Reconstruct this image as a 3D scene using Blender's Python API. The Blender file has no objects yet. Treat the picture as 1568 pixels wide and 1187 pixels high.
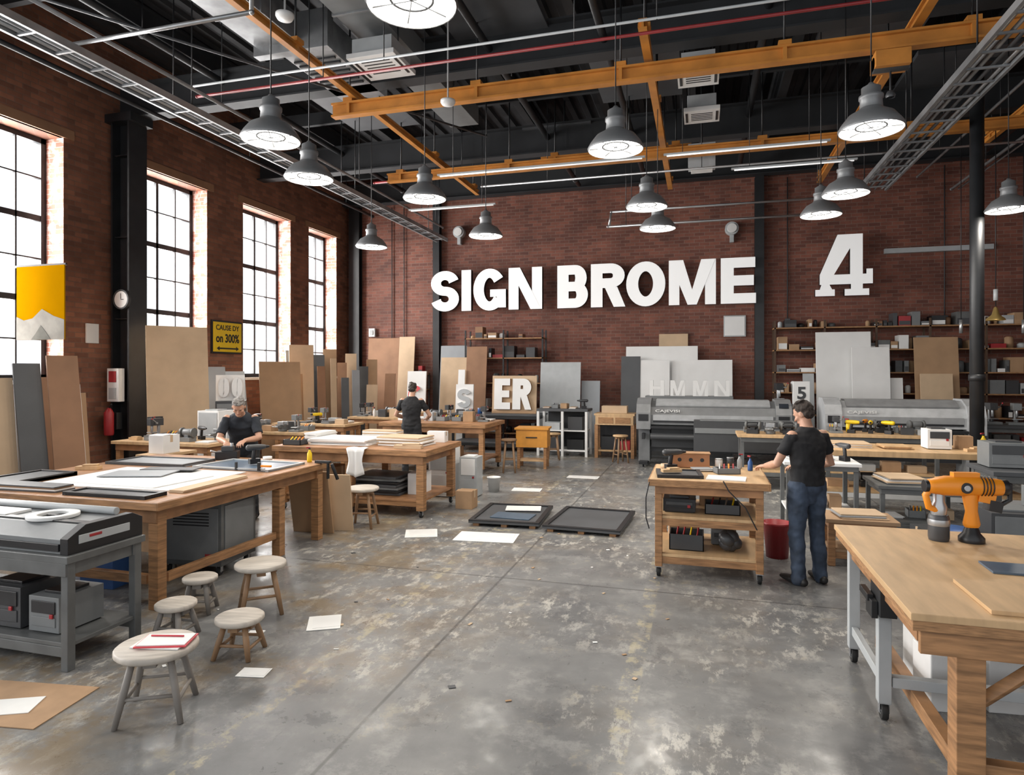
import bpy, bmesh, math, random
from mathutils import Vector, Matrix, Euler, noise
from mathutils.bvhtree import BVHTree
R = random.Random(11)
V = Vector
scene = bpy.context.scene
coll = scene.collection

# ------------------------------------------------------------------ materials
_mc = {}
def M(name, col, rough=.5, metal=0., var=.12, scale=6., stretch=(1,1,1), bump=0., bscale=None, col2=None, emit=0., spec=.5):
    if name in _mc: return _mc[name]
    m = bpy.data.materials.new(name); m.use_nodes = True
    nt = m.node_tree; n = nt.nodes; l = nt.links
    p = n['Principled BSDF']
    p.inputs['Roughness'].default_value = rough
    p.inputs['Metallic'].default_value = metal
    p.inputs['Specular IOR Level'].default_value = spec
    tc = n.new('ShaderNodeTexCoord'); mp = n.new('ShaderNodeMapping')
    mp.inputs['Scale'].default_value = stretch
    l.new(tc.outputs['Object'], mp.inputs['Vector'])
    nz = n.new('ShaderNodeTexNoise'); nz.inputs['Scale'].default_value = scale; nz.inputs['Detail'].default_value = 5
    l.new(mp.outputs[0], nz.inputs['Vector'])
    rp = n.new('ShaderNodeValToRGB')
    a = tuple(c*(1-var) for c in col); b = col2 if col2 else tuple(min(1, c*(1+var)) for c in col)
    rp.color_ramp.elements[0].position = .32; rp.color_ramp.elements[0].color = (*a, 1)
    rp.color_ramp.elements[1].position = .68; rp.color_ramp.elements[1].color = (*b, 1)
    l.new(nz.outputs['Fac'], rp.inputs[0]); l.new(rp.outputs[0], p.inputs['Base Color'])
    if bump:
        n2 = n.new('ShaderNodeTexNoise'); n2.inputs['Scale'].default_value = bscale or scale*4; n2.inputs['Detail'].default_value = 4
        l.new(mp.outputs[0], n2.inputs['Vector'])
        bp = n.new('ShaderNodeBump'); bp.inputs['Strength'].default_value = bump; bp.inputs['Distance'].default_value = .01
        l.new(n2.outputs['Fac'], bp.inputs['Height']); l.new(bp.outputs[0], p.inputs['Normal'])
    if emit:
        p.inputs['Emission Color'].default_value = (*col, 1); p.inputs['Emission Strength'].default_value = emit
    _mc[name] = m
    return m

def brick_mat(name, c1, c2, mortar, patchy=.35, wash=None):
    m = bpy.data.materials.new(name); m.use_nodes = True
    nt = m.node_tree; n = nt.nodes; l = nt.links; p = n['Principled BSDF']
    g = n.new('ShaderNodeNewGeometry'); s = n.new('ShaderNodeSeparateXYZ'); l.new(g.outputs['Position'], s.inputs[0])
    ad = n.new('ShaderNodeMath'); ad.operation = 'ADD'; l.new(s.outputs[0], ad.inputs[0]); l.new(s.outputs[1], ad.inputs[1])
    c = n.new('ShaderNodeCombineXYZ'); l.new(ad.outputs[0], c.inputs[0]); l.new(s.outputs[2], c.inputs[1])
    b = n.new('ShaderNodeTexBrick'); l.new(c.outputs[0], b.inputs['Vector'])
    b.inputs['Scale'].default_value = 1; b.inputs['Brick Width'].default_value = .26; b.inputs['Row Height'].default_value = .088
    b.inputs['Mortar Size'].default_value = .007; b.inputs['Mortar Smooth'].default_value = .2; b.inputs['Bias'].default_value = -.1
    b.inputs['Color1'].default_value = (*c1, 1); b.inputs['Color2'].default_value = (*c2, 1); b.inputs['Mortar'].default_value = (*mortar, 1)
    nz = n.new('ShaderNodeTexNoise'); nz.inputs['Scale'].default_value = 1.1; nz.inputs['Detail'].default_value = 8
    nz.inputs['Roughness'].default_value = .65
    l.new(g.outputs['Position'], nz.inputs['Vector'])
    mr = n.new('ShaderNodeMapRange'); mr.inputs[1].default_value = .3; mr.inputs[2].default_value = .7
    mr.inputs[3].default_value = 1-patchy; mr.inputs[4].default_value = 1+patchy
    l.new(nz.outputs['Fac'], mr.inputs[0])
    mx = n.new('ShaderNodeMix'); mx.data_type = 'RGBA'; mx.blend_type = 'MULTIPLY'; mx.inputs[0].default_value = 1
    l.new(b.outputs['Color'], mx.inputs[6]); l.new(mr.outputs[0], mx.inputs[7])
    out = mx.outputs[2]
    if wash:
        n3 = n.new('ShaderNodeTexNoise'); n3.inputs['Scale'].default_value = 5; n3.inputs['Detail'].default_value = 6
        l.new(g.outputs['Position'], n3.inputs['Vector'])
        r3 = n.new('ShaderNodeMapRange'); r3.inputs[1].default_value = .48; r3.inputs[2].default_value = .62
        l.new(n3.outputs['Fac'], r3.inputs[0])
        m3 = n.new('ShaderNodeMix'); m3.data_type = 'RGBA'; l.new(r3.outputs[0], m3.inputs[0])
        l.new(out, m3.inputs[6]); m3.inputs[7].default_value = (*wash, 1); out = m3.outputs[2]
    l.new(out, p.inputs['Base Color'])
    p.inputs['Roughness'].default_value = .75
    bp = n.new('ShaderNodeBump'); bp.inputs['Strength'].default_value = .6; bp.inputs['Distance'].default_value = .01; bp.invert = True
    l.new(b.outputs['Fac'], bp.inputs['Height']); l.new(bp.outputs[0], p.inputs['Normal'])
    return m

BRICK = brick_mat('brick_red', (.21,.074,.048), (.11,.038,.027), (.19,.12,.095))
BRICK_L = brick_mat('brick_brown', (.27,.11,.062), (.14,.058,.036), (.17,.10,.07))
BRICK_R = brick_mat('brick_reveal_sunlit', (.46,.18,.12), (.30,.10,.07), (.50,.38,.33), .2, (.66,.55,.50))  # lighter brick for window reveals: daylight put into the colour, plus whitewash residue

def floor_mat():
    m = bpy.data.materials.new('polished_concrete'); m.use_nodes = True
    nt = m.node_tree; n = nt.nodes; l = nt.links; p = n['Principled BSDF']
    g = n.new('ShaderNodeNewGeometry')
    def nz(sc, det=8, rough=.6, st=(1,1,1)):
        mp = n.new('ShaderNodeMapping'); mp.inputs['Scale'].default_value = st; l.new(g.outputs['Position'], mp.inputs[0])
        t = n.new('ShaderNodeTexNoise'); t.inputs['Scale'].default_value = sc; t.inputs['Detail'].default_value = det; t.inputs['Roughness'].default_value = rough
        l.new(mp.outputs[0], t.inputs['Vector']); return t.outputs['Fac']
    def rng(s, a, b, c=0., d=1.):
        r = n.new('ShaderNodeMapRange'); r.inputs[1].default_value = a; r.inputs[2].default_value = b; r.inputs[3].default_value = c; r.inputs[4].default_value = d
        l.new(s, r.inputs[0]); return r.outputs[0]
    def mix(f, a, b, mode='MIX'):
        x = n.new('ShaderNodeMix'); x.data_type = 'RGBA'; x.blend_type = mode
        if isinstance(f, float): x.inputs[0].default_value = f
        else: l.new(f, x.inputs[0])
        for i, c in ((6, a), (7, b)):
            if isinstance(c, tuple): x.inputs[i].default_value = (*c, 1)
            else: l.new(c, x.inputs[i])
        return x.outputs[2]
    def mul(a, b):
        x = n.new('ShaderNodeMath'); x.operation = 'MULTIPLY'; l.new(a, x.inputs[0])
        if isinstance(b, float): x.inputs[1].default_value = b
        else: l.new(b, x.inputs[1])
        return x.outputs[0]
    c = mix(rng(nz(.6, 10, .68), .36, .64), (.115,.118,.122), (.235,.235,.232))
    c = mix(rng(nz(3.2, 9, .75), .52, .66, 0, .6), c, (.36,.355,.34))
    worn = rng(nz(.5, 3), .44, .58)
    c = mix(mul(rng(nz(8, 9, .8, (1,.45,1)), .52, .58, 0, .8), worn), c, (.56,.54,.49))
    c = mix(rng(nz(26, 4, .7, (1,.2,1)), .64, .70, 0, .5), c, (.06,.06,.06))
    s = n.new('ShaderNodeSeparateXYZ'); l.new(g.outputs['Position'], s.inputs[0])
    leftm = rng(s.outputs[0], -1.2, -3.4, .15, 1.)
    stain = mul(mul(rng(nz(1.3, 10, .75), .46, .58), rng(nz(.5, 2), .42, .5)), leftm)
    c = mix(mul(stain, .65), c, (.24,.165,.08))
    c = mix(mul(rng(nz(2.4, 10, .8), .58, .63), .3), c, (.44,.38,.26))
    def line(axis, pos, w):
        a = n.new('ShaderNodeMath'); a.operation = 'SUBTRACT'; l.new(s.outputs[axis], a.inputs[0]); a.inputs[1].default_value = pos
        b = n.new('ShaderNodeMath'); b.operation = 'ABSOLUTE'; l.new(a.outputs[0], b.inputs[0])
        return rng(b.outputs[0], w, w+.01, 1., 0.)
    wear = rng(nz(7, 8, .75), .50, .58)
    for ax, pos, w in ((0,-2.55,.05),(0,-.45,.06),(1,8.05,.06)):
        c = mix(mul(mul(line(ax, pos, w), wear), .5), c, (.52,.45,.28))
    for ax, pos in ((0,-1.9),(1,6.2),(0,2.6),(1,12.4)):
        c = mix(mul(line(ax, pos, .006), .6), c, (.03,.03,.03))
    l.new(c, p.inputs['Base Color'])
    l.new(rng(nz(2.2, 8, .7), .35, .65, .20, .46), p.inputs['Roughness'])
    p.inputs['Specular IOR Level'].default_value = .6
    bp = n.new('ShaderNodeBump'); bp.inputs['Strength'].default_value = .2; bp.inputs['Distance'].default_value = .01
    l.new(nz(5, 5), bp.inputs['Height']); l.new(bp.outputs[0], p.inputs['Normal'])
    return m
FLOOR = floor_mat()

wood = M('workbench_wood', (.33,.17,.075), .5, var=.35, scale=5, stretch=(1,1,9), bump=.1)
woodh = M('bench_wood_rail', (.33,.165,.075), .5, var=.3, scale=5, stretch=(1,1,1), bump=.1)
ply = M('plywood', (.55,.36,.19), .5, var=.14, scale=2.2, stretch=(6,1,1), bump=.03)
plyedge = M('plywood_edge', (.34,.18,.08), .6, var=.3, scale=14, stretch=(1,1,8))
mdf = M('mdf_board', (.40,.25,.14), .7, var=.08, scale=3)
mdf2 = M('mdf_light', (.55,.40,.26), .7, var=.08, scale=3)
brownb = M('brown_board', (.29,.155,.085), .7, var=.12, scale=3)
foam = M('white_board', (.80,.80,.79), .5, var=.04, scale=2)
greyb = M('grey_board', (.30,.32,.34), .5, var=.08, scale=2)
dgreyb = M('dark_grey_board', (.07,.074,.08), .5, var=.15, scale=2)
black = M('black_steel', (.014,.015,.017), .45, var=.25, scale=4)
blackp = M('black_plastic', (.012,.012,.014), .4, var=.1)
steel = M('painted_grey_steel', (.13,.135,.135), .45, .2, var=.15)
alu = M('aluminium', (.42,.43,.44), .35, .8, var=.1)
galv = M('galvanised_duct', (.30,.31,.32), .45, .6, var=.25, scale=3)
ceilm = M('ceiling_deck_paint', (.020,.021,.024), .7, var=.2, scale=2)
beamd = M('dark_girder_paint', (.022,.024,.027), .6, var=.2, scale=2)
orange = M('crane_orange', (.50,.20,.035), .45, var=.2, scale=3)
orangep = M('tool_orange', (.80,.27,.015), .4, var=.05)
white = M('white_paint', (.74,.74,.73), .45, var=.04)
signw = M('sign_white_added_glow', (.95,.95,.94), .4, var=.0, emit=.28)  # faint emission added to brighten the letter faces
signs = M('sign_black_return', (.012,.012,.013), .4)
lgrey = M('light_grey_plastic', (.42,.44,.45), .4, var=.05)
mgrey = M('mid_grey_plastic', (.18,.19,.195), .42, var=.06)
dgrey = M('dark_grey_plastic', (.05,.052,.056), .4, var=.06)
yellow = M('sign_yellow', (.80,.55,.01), .45, var=.03)
posty = M('poster_yellow', (.42,.20,.001), 1., var=.06, scale=1.5, spec=.0)
red = M('red_plastic', (.33,.02,.025), .4)
pinkred = M('notebook_red', (.66,.06,.08), .4)
blue = M('blue_plastic', (.03,.10,.30), .4)
paper = M('paper', (.82,.82,.80), .7, var=.03)
card = M('cardboard', (.40,.25,.14), .8, var=.1)
seatw = M('stool_worn_wood', (.54,.49,.43), .55, var=.2, scale=4, stretch=(1,6,1), bump=.08)
legw = M('stool_grey_leg', (.23,.21,.19), .6, var=.25, scale=6, stretch=(1,1,.3))
stoolw = M('stool_wood', (.27,.16,.085), .5, var=.25, scale=6, stretch=(1,1,.3))
screen = M('dark_glass', (.03,.035,.045), .12)
bluegrey = M('blue_grey_sheet', (.08,.12,.17), .35)
brass = M('brass', (.60,.42,.15), .35, .8)
lampglow = M('lamp_diffuser', (1,.97,.92), .5, emit=7., var=0)
lampin = M('lamp_inner', (.85,.85,.83), .35)
lampgrey = M('lamp_shade_grey', (.20,.205,.21), .4, .2, var=.06)
stripglow = M('strip_light_tube', (1,1,.98), .5, emit=.6, var=0)
rubber = M('rubber', (.012,.012,.012), .7)
skin = M('skin', (.50,.28,.19), .5, var=.06, scale=10)
lips = M('lips', (.42,.17,.14), .5)
hairb = M('hair_dark', (.030,.020,.015), .7, var=.6, scale=45, stretch=(1,1,.4), bump=.9)
hairg = M('hair_grey', (.24,.225,.21), .7, var=.5, scale=45, stretch=(1,1,.4), bump=.9)
eyew = M('eye', (.10,.08,.07), .2)
tshirt = M('tshirt_black', (.012,.012,.014), .85, var=.2, scale=10, bump=.3, bscale=14)
navy = M('shirt_navy', (.018,.022,.030), .85, var=.2, scale=10, bump=.3, bscale=14)
jeans = M('jeans', (.038,.055,.088), .8, var=.5, scale=7, bump=.3, bscale=18)
pantsb = M('trousers_dark', (.016,.017,.02), .85, bump=.2)
shoe = M('shoe_black', (.015,.014,.014), .5)
redp = M('pipe_red',(.22,.02,.022),.4)

def glass_mat():
    m = bpy.data.materials.new('window_glass'); m.use_nodes = True
    n = m.node_tree.nodes; l = m.node_tree.links
    n.remove(n['Principled BSDF']); o = n['Material Output']
    t = n.new('ShaderNodeBsdfTransparent'); g = n.new('ShaderNodeBsdfGlossy'); g.inputs['Roughness'].default_value = .05
    mx = n.new('ShaderNodeMixShader'); mx.inputs[0].default_value = .04
    l.new(t.outputs[0], mx.inputs[1]); l.new(g.outputs[0], mx.inputs[2]); l.new(mx.outputs[0], o.inputs[0])
    return m
GLASS = glass_mat()

# ------------------------------------------------------------------ builder
class B:
    def __init__(s): s.bm = bmesh.new(); s.mats = []
    def mi(s, m):
        if m not in s.mats: s.mats.append(m)
        return s.mats.index(m)
    def _fin(s, vs, m, smooth=False):
        i = s.mi(m); fs = set(f for v in vs for f in v.link_faces)
        for f in fs: f.material_index = i; f.smooth = smooth
        return fs
    def box(s, c, sz, m, rot=(0,0,0)):
        mt = Matrix.Translation(c) @ Euler(rot).to_matrix().to_4x4() @ Matrix.Diagonal((*sz, 1))
        r = bmesh.ops.create_cube(s.bm, size=1, matrix=mt); return s._fin(r['verts'], m)
    def bx(s, x0, x1, y0, y1, z0, z1, m):
        return s.box(((x0+x1)/2, (y0+y1)/2, (z0+z1)/2), (abs(x1-x0), abs(y1-y0), abs(z1-z0)), m)
    def cyl(s, a, b, r, m, r2=None, seg=14):
        a = V(a); b = V(b); d = b-a
        mt = Matrix.Translation((a+b)/2) @ d.to_track_quat('Z', 'Y').to_matrix().to_4x4()
        q = bmesh.ops.create_cone(s.bm, cap_ends=True, segments=seg, radius1=r, radius2=r if r2 is None else r2, depth=d.length, matrix=mt)
        fs = s._fin(q['verts'], m, True)
        for f in fs:
            if len(f.verts) > 4: f.smooth = False
    def ell(s, c, sz, m, rot=(0,0,0), seg=18, mat4=None):
        mt = Matrix.Translation(c) @ Euler(rot).to_matrix().to_4x4() @ Matrix.Diagonal((*sz, 1))
        if mat4: mt = mat4 @ mt
        q = bmesh.ops.create_uvsphere(s.bm, u_segments=seg, v_segments=max(8, seg*2//3), radius=1, matrix=mt); s._fin(q['verts'], m, True)
    def lathe(s, prof, c, m, seg=24, rot=(0,0,0), closed=False):
        mt = Matrix.Translation(c) @ Euler(rot).to_matrix().to_4x4(); i = s.mi(m); rings = []
        for r, z in prof:
            rings.append([s.bm.verts.new(mt @ V((r*math.cos(2*math.pi*k/seg), r*math.sin(2*math.pi*k/seg), z))) for k in range(seg)])
        prs = list(zip(rings, rings[1:])) + ([(rings[-1], rings[0])] if closed else [])
        for a, b in prs:
            for k in range(seg):
                f = s.bm.faces.new((a[k], a[(k+1) % seg], b[(k+1) % seg], b[k])); f.material_index = i; f.smooth = True
    def loft(s, pts, rad, m, side=(1,0,0), seg=16, mat4=None, round_ends=True):
        pts = [V(p) for p in pts]; rad = [(r, r) if not isinstance(r, tuple) else r for r in rad]
        if round_ends:
            t0 = (pts[0]-pts[1]).normalized(); t1 = (pts[-1]-pts[-2]).normalized(); r0 = min(rad[0]); r1 = min(rad[-1])
            a, b = pts[0], pts[-1]; ra, rb = rad[0], rad[-1]
            pre = [(a+t0*r0*.95, .25, ra), (a+t0*r0*.7, .7, ra), (a+t0*r0*.35, .93, ra)]
            post = [(b+t1*r1*.35, .93, rb), (b+t1*r1*.7, .7, rb), (b+t1*r1*.95, .25, rb)]
            pts = [q[0] for q in pre] + pts + [q[0] for q in post]
            rad = [(q[2][0]*q[1], q[2][1]*q[1]) for q in pre] + rad + [(q[2][0]*q[1], q[2][1]*q[1]) for q in post]
        i = s.mi(m); rings = []; side = V(side); n = len(pts)
        for j in range(n):
            t = (pts[min(j+1, n-1)] - pts[max(j-1, 0)]).normalized()
            sd = side - t*side.dot(t)
            if sd.length < 1e-3: sd = t.orthogonal()
            sd.normalize(); nn = t.cross(sd)
            ring = []
            for k in range(seg):
                a = 2*math.pi*k/seg; q = pts[j] + sd*math.cos(a)*rad[j][0] + nn*math.sin(a)*rad[j][1]
                if mat4: q = mat4 @ q
                ring.append(s.bm.verts.new(q))
            rings.append(ring)
        for a, b in zip(rings, rings[1:]):
            for k in range(seg):
                f = s.bm.faces.new((a[k], a[(k+1) % seg], b[(k+1) % seg], b[k])); f.material_index = i; f.smooth = True
        f = s.bm.faces.new(rings[0][::-1]); f.material_index = i
        f = s.bm.faces.new(rings[-1]); f.material_index = i
    def prism(s, poly, h, m, mt=None, msides=None):
        mt = mt or Matrix(); i = s.mi(m); i2 = s.mi(msides or m)
        a = [s.bm.verts.new(mt @ V((x, y, 0))) for x, y in poly]; b = [s.bm.verts.new(mt @ V((x, y, h))) for x, y in poly]
        f = s.bm.faces.new(a[::-1]); f.material_index = i
        f = s.bm.faces.new(b); f.material_index = i
        n = len(poly)
        for k in range(n):
            f = s.bm.faces.new((a[k], a[(k+1) % n], b[(k+1) % n], b[k])); f.material_index = i2
    def ribbon(s, pts, t, h, m, mt, msides, closed=False, tv=None):
        n = len(pts); L = []; Rr = []
        for k in range(n):
            a = pts[(k-1) % n] if closed or k > 0 else pts[k]; c = pts[(k+1) % n] if closed or k < n-1 else pts[k]
            dx, dy = c[0]-a[0], c[1]-a[1]; q = math.hypot(dx, dy); nx, ny = -dy/q, dx/q
            tt = t if tv is None else math.hypot(nx*tv[0], ny*tv[1])
            L.append((pts[k][0]+nx*tt/2, pts[k][1]+ny*tt/2)); Rr.append((pts[k][0]-nx*tt/2, pts[k][1]-ny*tt/2))
        i = s.mi(m); i2 = s.mi(msides); nv = s.bm.verts.new
        l0 = [nv(mt @ V((x, y, 0))) for x, y in L]; l1 = [nv(mt @ V((x, y, h))) for x, y in L]
        r0 = [nv(mt @ V((x, y, 0))) for x, y in Rr]; r1 = [nv(mt @ V((x, y, h))) for x, y in Rr]
        for k in range(n if closed else n-1):
            j = (k+1) % n
            for q, ii in (((l1[k], l1[j], r1[j], r1[k]), i), ((l0[k], r0[k], r0[j], l0[j]), i2), ((l0[k], l0[j], l1[j], l1[k]), i2), ((r0[k], r1[k], r1[j], r0[j]), i2)):
                f = s.bm.faces.new(q); f.material_index = ii
        if not closed:
            for k in (0, n-1):
                f = s.bm.faces.new((l0[k], l1[k], r1[k], r0[k])); f.material_index = i2
    def text(s, body, w, h, depth, m, mt, msides=None, offset=0., spacing=1.):
        cu = bpy.data.curves.new('t', 'FONT'); cu.body = body; cu.extrude = .5; cu.offset = offset; cu.space_character = spacing
        cu.resolution_u = 6
        ob = bpy.data.objects.new('t', cu)
        me = ob.to_mesh()
        co = [v.co.copy() for v in me.vertices]
        x0 = min(c.x for c in co); x1 = max(c.x for c in co); y0 = min(c.y for c in co); y1 = max(c.y for c in co)
        i = s.mi(m); i2 = s.mi(msides or m)
        for v in me.vertices:
            c = v.co; v.co = mt @ V(((c.x-x0)/(x1-x0)*w, (c.y-y0)/(y1-y0)*h, (c.z+.5)*depth))
        nb = len(s.bm.faces)
        s.bm.from_mesh(me); s.bm.faces.ensure_lookup_table()
        nrm = (mt.to_3x3() @ V((0,0,1))).normalized()
        for f in s.bm.faces[nb:]:
            f.normal_update(); f.material_index = i if abs(f.normal.dot(nrm)) > .9 else i2; f.smooth = False
        ob.to_mesh_clear(); bpy.data.objects.remove(ob); bpy.data.curves.remove(cu)
    def done(s, name, loc=(0,0,0), rz=0., rot=None, bevel=.004, recalc=True):
        if recalc: bmesh.ops.recalc_face_normals(s.bm, faces=s.bm.faces[:])
        me = bpy.data.meshes.new(name); s.bm.to_mesh(me); s.bm.free()
        for m in s.mats: me.materials.append(m)
        ob = bpy.data.objects.new(name, me); coll.objects.link(ob); ob.location = loc
        ob.rotation_euler = rot if rot else (0, 0, rz)
        if bevel:
            md = ob.modifiers.new('bevel', 'BEVEL'); md.width = bevel; md.segments = 2; md.limit_method = 'ANGLE'; md.angle_limit = math.radians(50)
        return ob

# ------------------------------------------------------------------ PEOPLE (built first: quick depsgraph)
def hand(b, w, d, n, side, curl, m, spread=.023):
    w = V(w); d = V(d).normalized(); n = V(n); n = (n-d*n.dot(d)).normalized(); side = V(side); side = (side-d*side.dot(d)-n*side.dot(n)).normalized()
    b.loft([w-d*.02, w+d*.02, w+d*.065, w+d*.09], [(.026,.021),(.034,.018),(.044,.016),(.043,.013)], m, side, 14)
    for i, L in enumerate((.074,.084,.078,.060)):
        p = w+d*(.088-(.006 if i == 3 else 0)) + side*(spread*1.5-i*spread); pts = [p-d*.02, p]; a = .1+curl*.35
        for sgl in (.45,.30,.25):
            dr = d*math.cos(a)+n*math.sin(a)+side*(1.5-i)*.04; p = p+dr*L*sgl; pts.append(p); a += curl
        b.loft(pts, [.0095,.0095,.009,.0085,.0075], m, side, 8)
    p = w+d*.025+side*.025; d1 = (d*.6+side*.75+n*.3).normalized(); d2 = (d*.85+side*.25+n*.45).normalized()
    b.loft([p, p+d1*.035, p+d1*.035+d2*.028, p+d1*.035+d2*.052], [.014,.012,.011,.009], m, n, 8)

def person(name, loc, rz, J, top, leg, hair, sleeve=.55, head=(0,0,0), voxel=.0065, beard=False, scale=1.):
    b = B(); g = {k: V(v) for k, v in J.items() if isinstance(v, tuple)}
    sv = (g['shR']-g['shL']).normalized(); hv = (g['hipR']-g['hipL']).normalized()
    pel = (g['hipR']+g['hipL'])/2; ns = (g['shR']+g['shL'])/2; up = (ns-pel).normalized(); L = (ns-pel).length
    b.loft([pel-V((0,0,.09)), pel-V((0,0,.02)), pel+up*.08, pel+up*.14], [(.12,.09),(.168,.118),(.166,.115),(.155,.105)], leg, hv, 28)
    b.loft([pel+up*.03, pel+up*.10, pel+up*L*.42, pel+up*L*.66, pel+up*L*.86, pel+up*L*.98, ns+up*.04, ns+up*.075],
           [(.182,.128),(.176,.122),(.170,.116),(.190,.128),(.204,.120),(.185,.095),(.125,.078),(.070,.064)], top, sv, 32, None, False)
    hd = g['head']; b.loft([ns-up*.02, ns+up*.06, hd-V((0,0,.05))], [(.060,.060),(.056,.056),(.056,.058)], skin, sv, 20)
    for s in ('L','R'):
        sh, el, wr = g['sh'+s], g['el'+s], g['wr'+s]
        b.ell(sh-V((0,0,.02)), (.056,.058,.056), top)
        b.loft([sh, sh.lerp(el,.5), el, el.lerp(wr,.3), wr], [.048,.045,.040,.041,.027], skin, (0,0,1), 18)
        e = sh.lerp(el, sleeve); b.loft([sh.lerp(el,.02), sh.lerp(el,.3), e, e+(el-sh)*.02], [.055,.058,.060,.056], top, (0,0,1), 20, None, False)
        hp, kn, an = g['hip'+s], g['kn'+s], g['an'+s]
        b.loft([hp+V((0,0,.02)), hp.lerp(kn,.35), hp.lerp(kn,.8), kn, kn.lerp(an,.35), kn.lerp(an,.8), an+V((0,0,-.035))],
               [(.098,.105),(.094,.10),(.074,.078),(.070,.074),(.070,.076),(.060,.066),(.064,.072)], leg, hv, 24)
        t = g['toe'+s]; f = (t-an); f.z = 0; f.normalize()
        a0 = V((an.x,an.y,.042)); sd = V((f.y,-f.x,0))
        b.loft([a0-f*.065, a0, a0+f*.08, a0+f*.16, a0+f*.195], [(.036,.038),(.042,.05),(.047,.040),(.044,.028),(.03,.02)], shoe, sd, 18)
        hand(b, wr, J.get('hd'+s, (wr-el)), J.get('hn'+s, (0,0,-1)), J.get('hs'+s, (1 if s == 'L' else -1,0,0)), J.get('curl', .45), skin)
    H = Matrix.Translation(hd) @ Euler(head).to_matrix().to_4x4() @ Matrix.Scale(.93, 4)
    E = lambda c, sz, m, rot=(0,0,0), seg=20: b.ell(c, sz, m, rot, seg, H)
    E((0,0,.02),(.077,.096,.105),skin,seg=28); E((0,.022,-.045),(.062,.072,.078),skin); E((0,.07,-.1),(.03,.024,.024),skin)
    b.loft([(0,.088,.005),(0,.105,-.022),(0,.113,-.035)],[(.009,.008),(.012,.01),(.017,.011)],skin,(1,0,0),12,H)
    E((0,.083,.022),(.052,.014,.011),skin)
    for s in (-1,1):
        E((s*.030,.0865,.003),(.014,.008,.008),eyew); E((s*.031,.092,.024),(.019,.006,.005),hair); E((s*.081,-.005,-.012),(.010,.021,.032),skin,(0,0,s*-.3)); E((s*.045,.06,-.03),(.025,.025,.022),skin)
    E((0,.0925,-.066),(.025,.008,.008),lips)
    E((0,-.018,.04),(.083,.098,.096),hair,seg=28); E((0,-.045,-.015),(.076,.062,.058),hair); E((0,.045,.09),(.060,.042,.030),hair)
    E((.02,.03,.115),(.045,.05,.025),hair); E((-.03,-.02,.125),(.045,.06,.02),hair)
    if beard: E((0,.045,-.09),(.052,.05,.035),hair)
    src = b.bm; src.normal_update()
    bv = BVHTree.FromBMesh(src); src.faces.ensure_lookup_table(); mi = [f.material_index for f in src.faces]
    mats = b.mats[:]; cloth = {mats.index(x) for x in (top, leg)}; hi = mats.index(hair)
    ob = b.done(name, bevel=0, recalc=False)
    md = ob.modifiers.new('r','REMESH'); md.mode='VOXEL'; md.voxel_size=voxel; md.use_smooth_shade=True
    dg = bpy.context.evaluated_depsgraph_get(); me = bpy.data.meshes.new_from_object(ob.evaluated_get(dg)); me.name = name
    me.materials.clear()
    for m in mats: me.materials.append(m)
    np_ = len(me.polygons); cen = [0.]*(3*np_); me.polygons.foreach_get('center', cen)
    mid = [mi[bv.find_nearest(cen[3*i:3*i+3])[2]] for i in range(np_)]
    me.polygons.foreach_set('material_index', mid); me.polygons.foreach_set('use_smooth', [True]*np_)
    bm = bmesh.new(); bm.from_mesh(me); bmesh.ops.smooth_vert(bm, verts=bm.verts, factor=.5, use_axis_x=True, use_axis_y=True, use_axis_z=True)
    for v in bm.verts:
        if not v.link_faces: continue
        if all(f.material_index in cloth for f in v.link_faces):
            q = v.co; v.co = q + v.normal*(.012*noise.noise(V((q.x*8,q.y*8,q.z*15)))+.004*noise.noise(q*24))
        elif all(f.material_index == hi for f in v.link_faces):
            q = v.co; v.co = q + v.normal*(.010*noise.noise(q*38))
    bm.to_mesh(me); bm.free()
    ob.modifiers.clear(); ob.data = me; ob.location = loc; ob.rotation_euler = (0,0,rz); ob.scale = (scale,)*3
    return ob

stand = dict(hipL=(-.095,0,.92),hipR=(.095,0,.92),knL=(-.11,.02,.50),knR=(.12,.015,.50),anL=(-.12,-.02,.09),anR=(.14,-.02,.09),toeL=(-.15,.2,0),toeR=(.2,.2,0),
             shL=(-.178,0,1.42),shR=(.178,0,1.42))
J = dict(stand); J.update(head=(0,.045,1.62),elL=(-.27,.10,1.14),wrL=(-.20,.345,1.085),elR=(.30,.02,1.13),wrR=(.13,.23,1.09),hdL=(.05,1,-.15),hdR=(-.8,.6,-.1),hsL=(1,0,0),hsR=(.5,.8,0),
     hnL=(.2,0,-1),hnR=(0,0,-1),curl=.5)
person('standing_man',(.98,6.86,0),math.radians(34),J,tshirt,jeans,hairb,.6,(math.radians(-24),0,math.radians(22)),beard=True,scale=1.01)
J = dict(stand); J.update(head=(0,.06,1.63),elL=(-.33,.08,1.14),wrL=(-.20,.33,1.06),elR=(.33,.08,1.14),wrR=(.2,.33,1.06),hdL=(.2,1,-.1),hdR=(-.2,1,-.1),hsL=(1,0,0),hsR=(-1,0,0),curl=.5)
person('standing_man',(-5.45,11.72,0),math.radians(8),J,tshirt,pantsb,hairb,.6,(math.radians(-20),0,0),scale=1.04)
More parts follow.
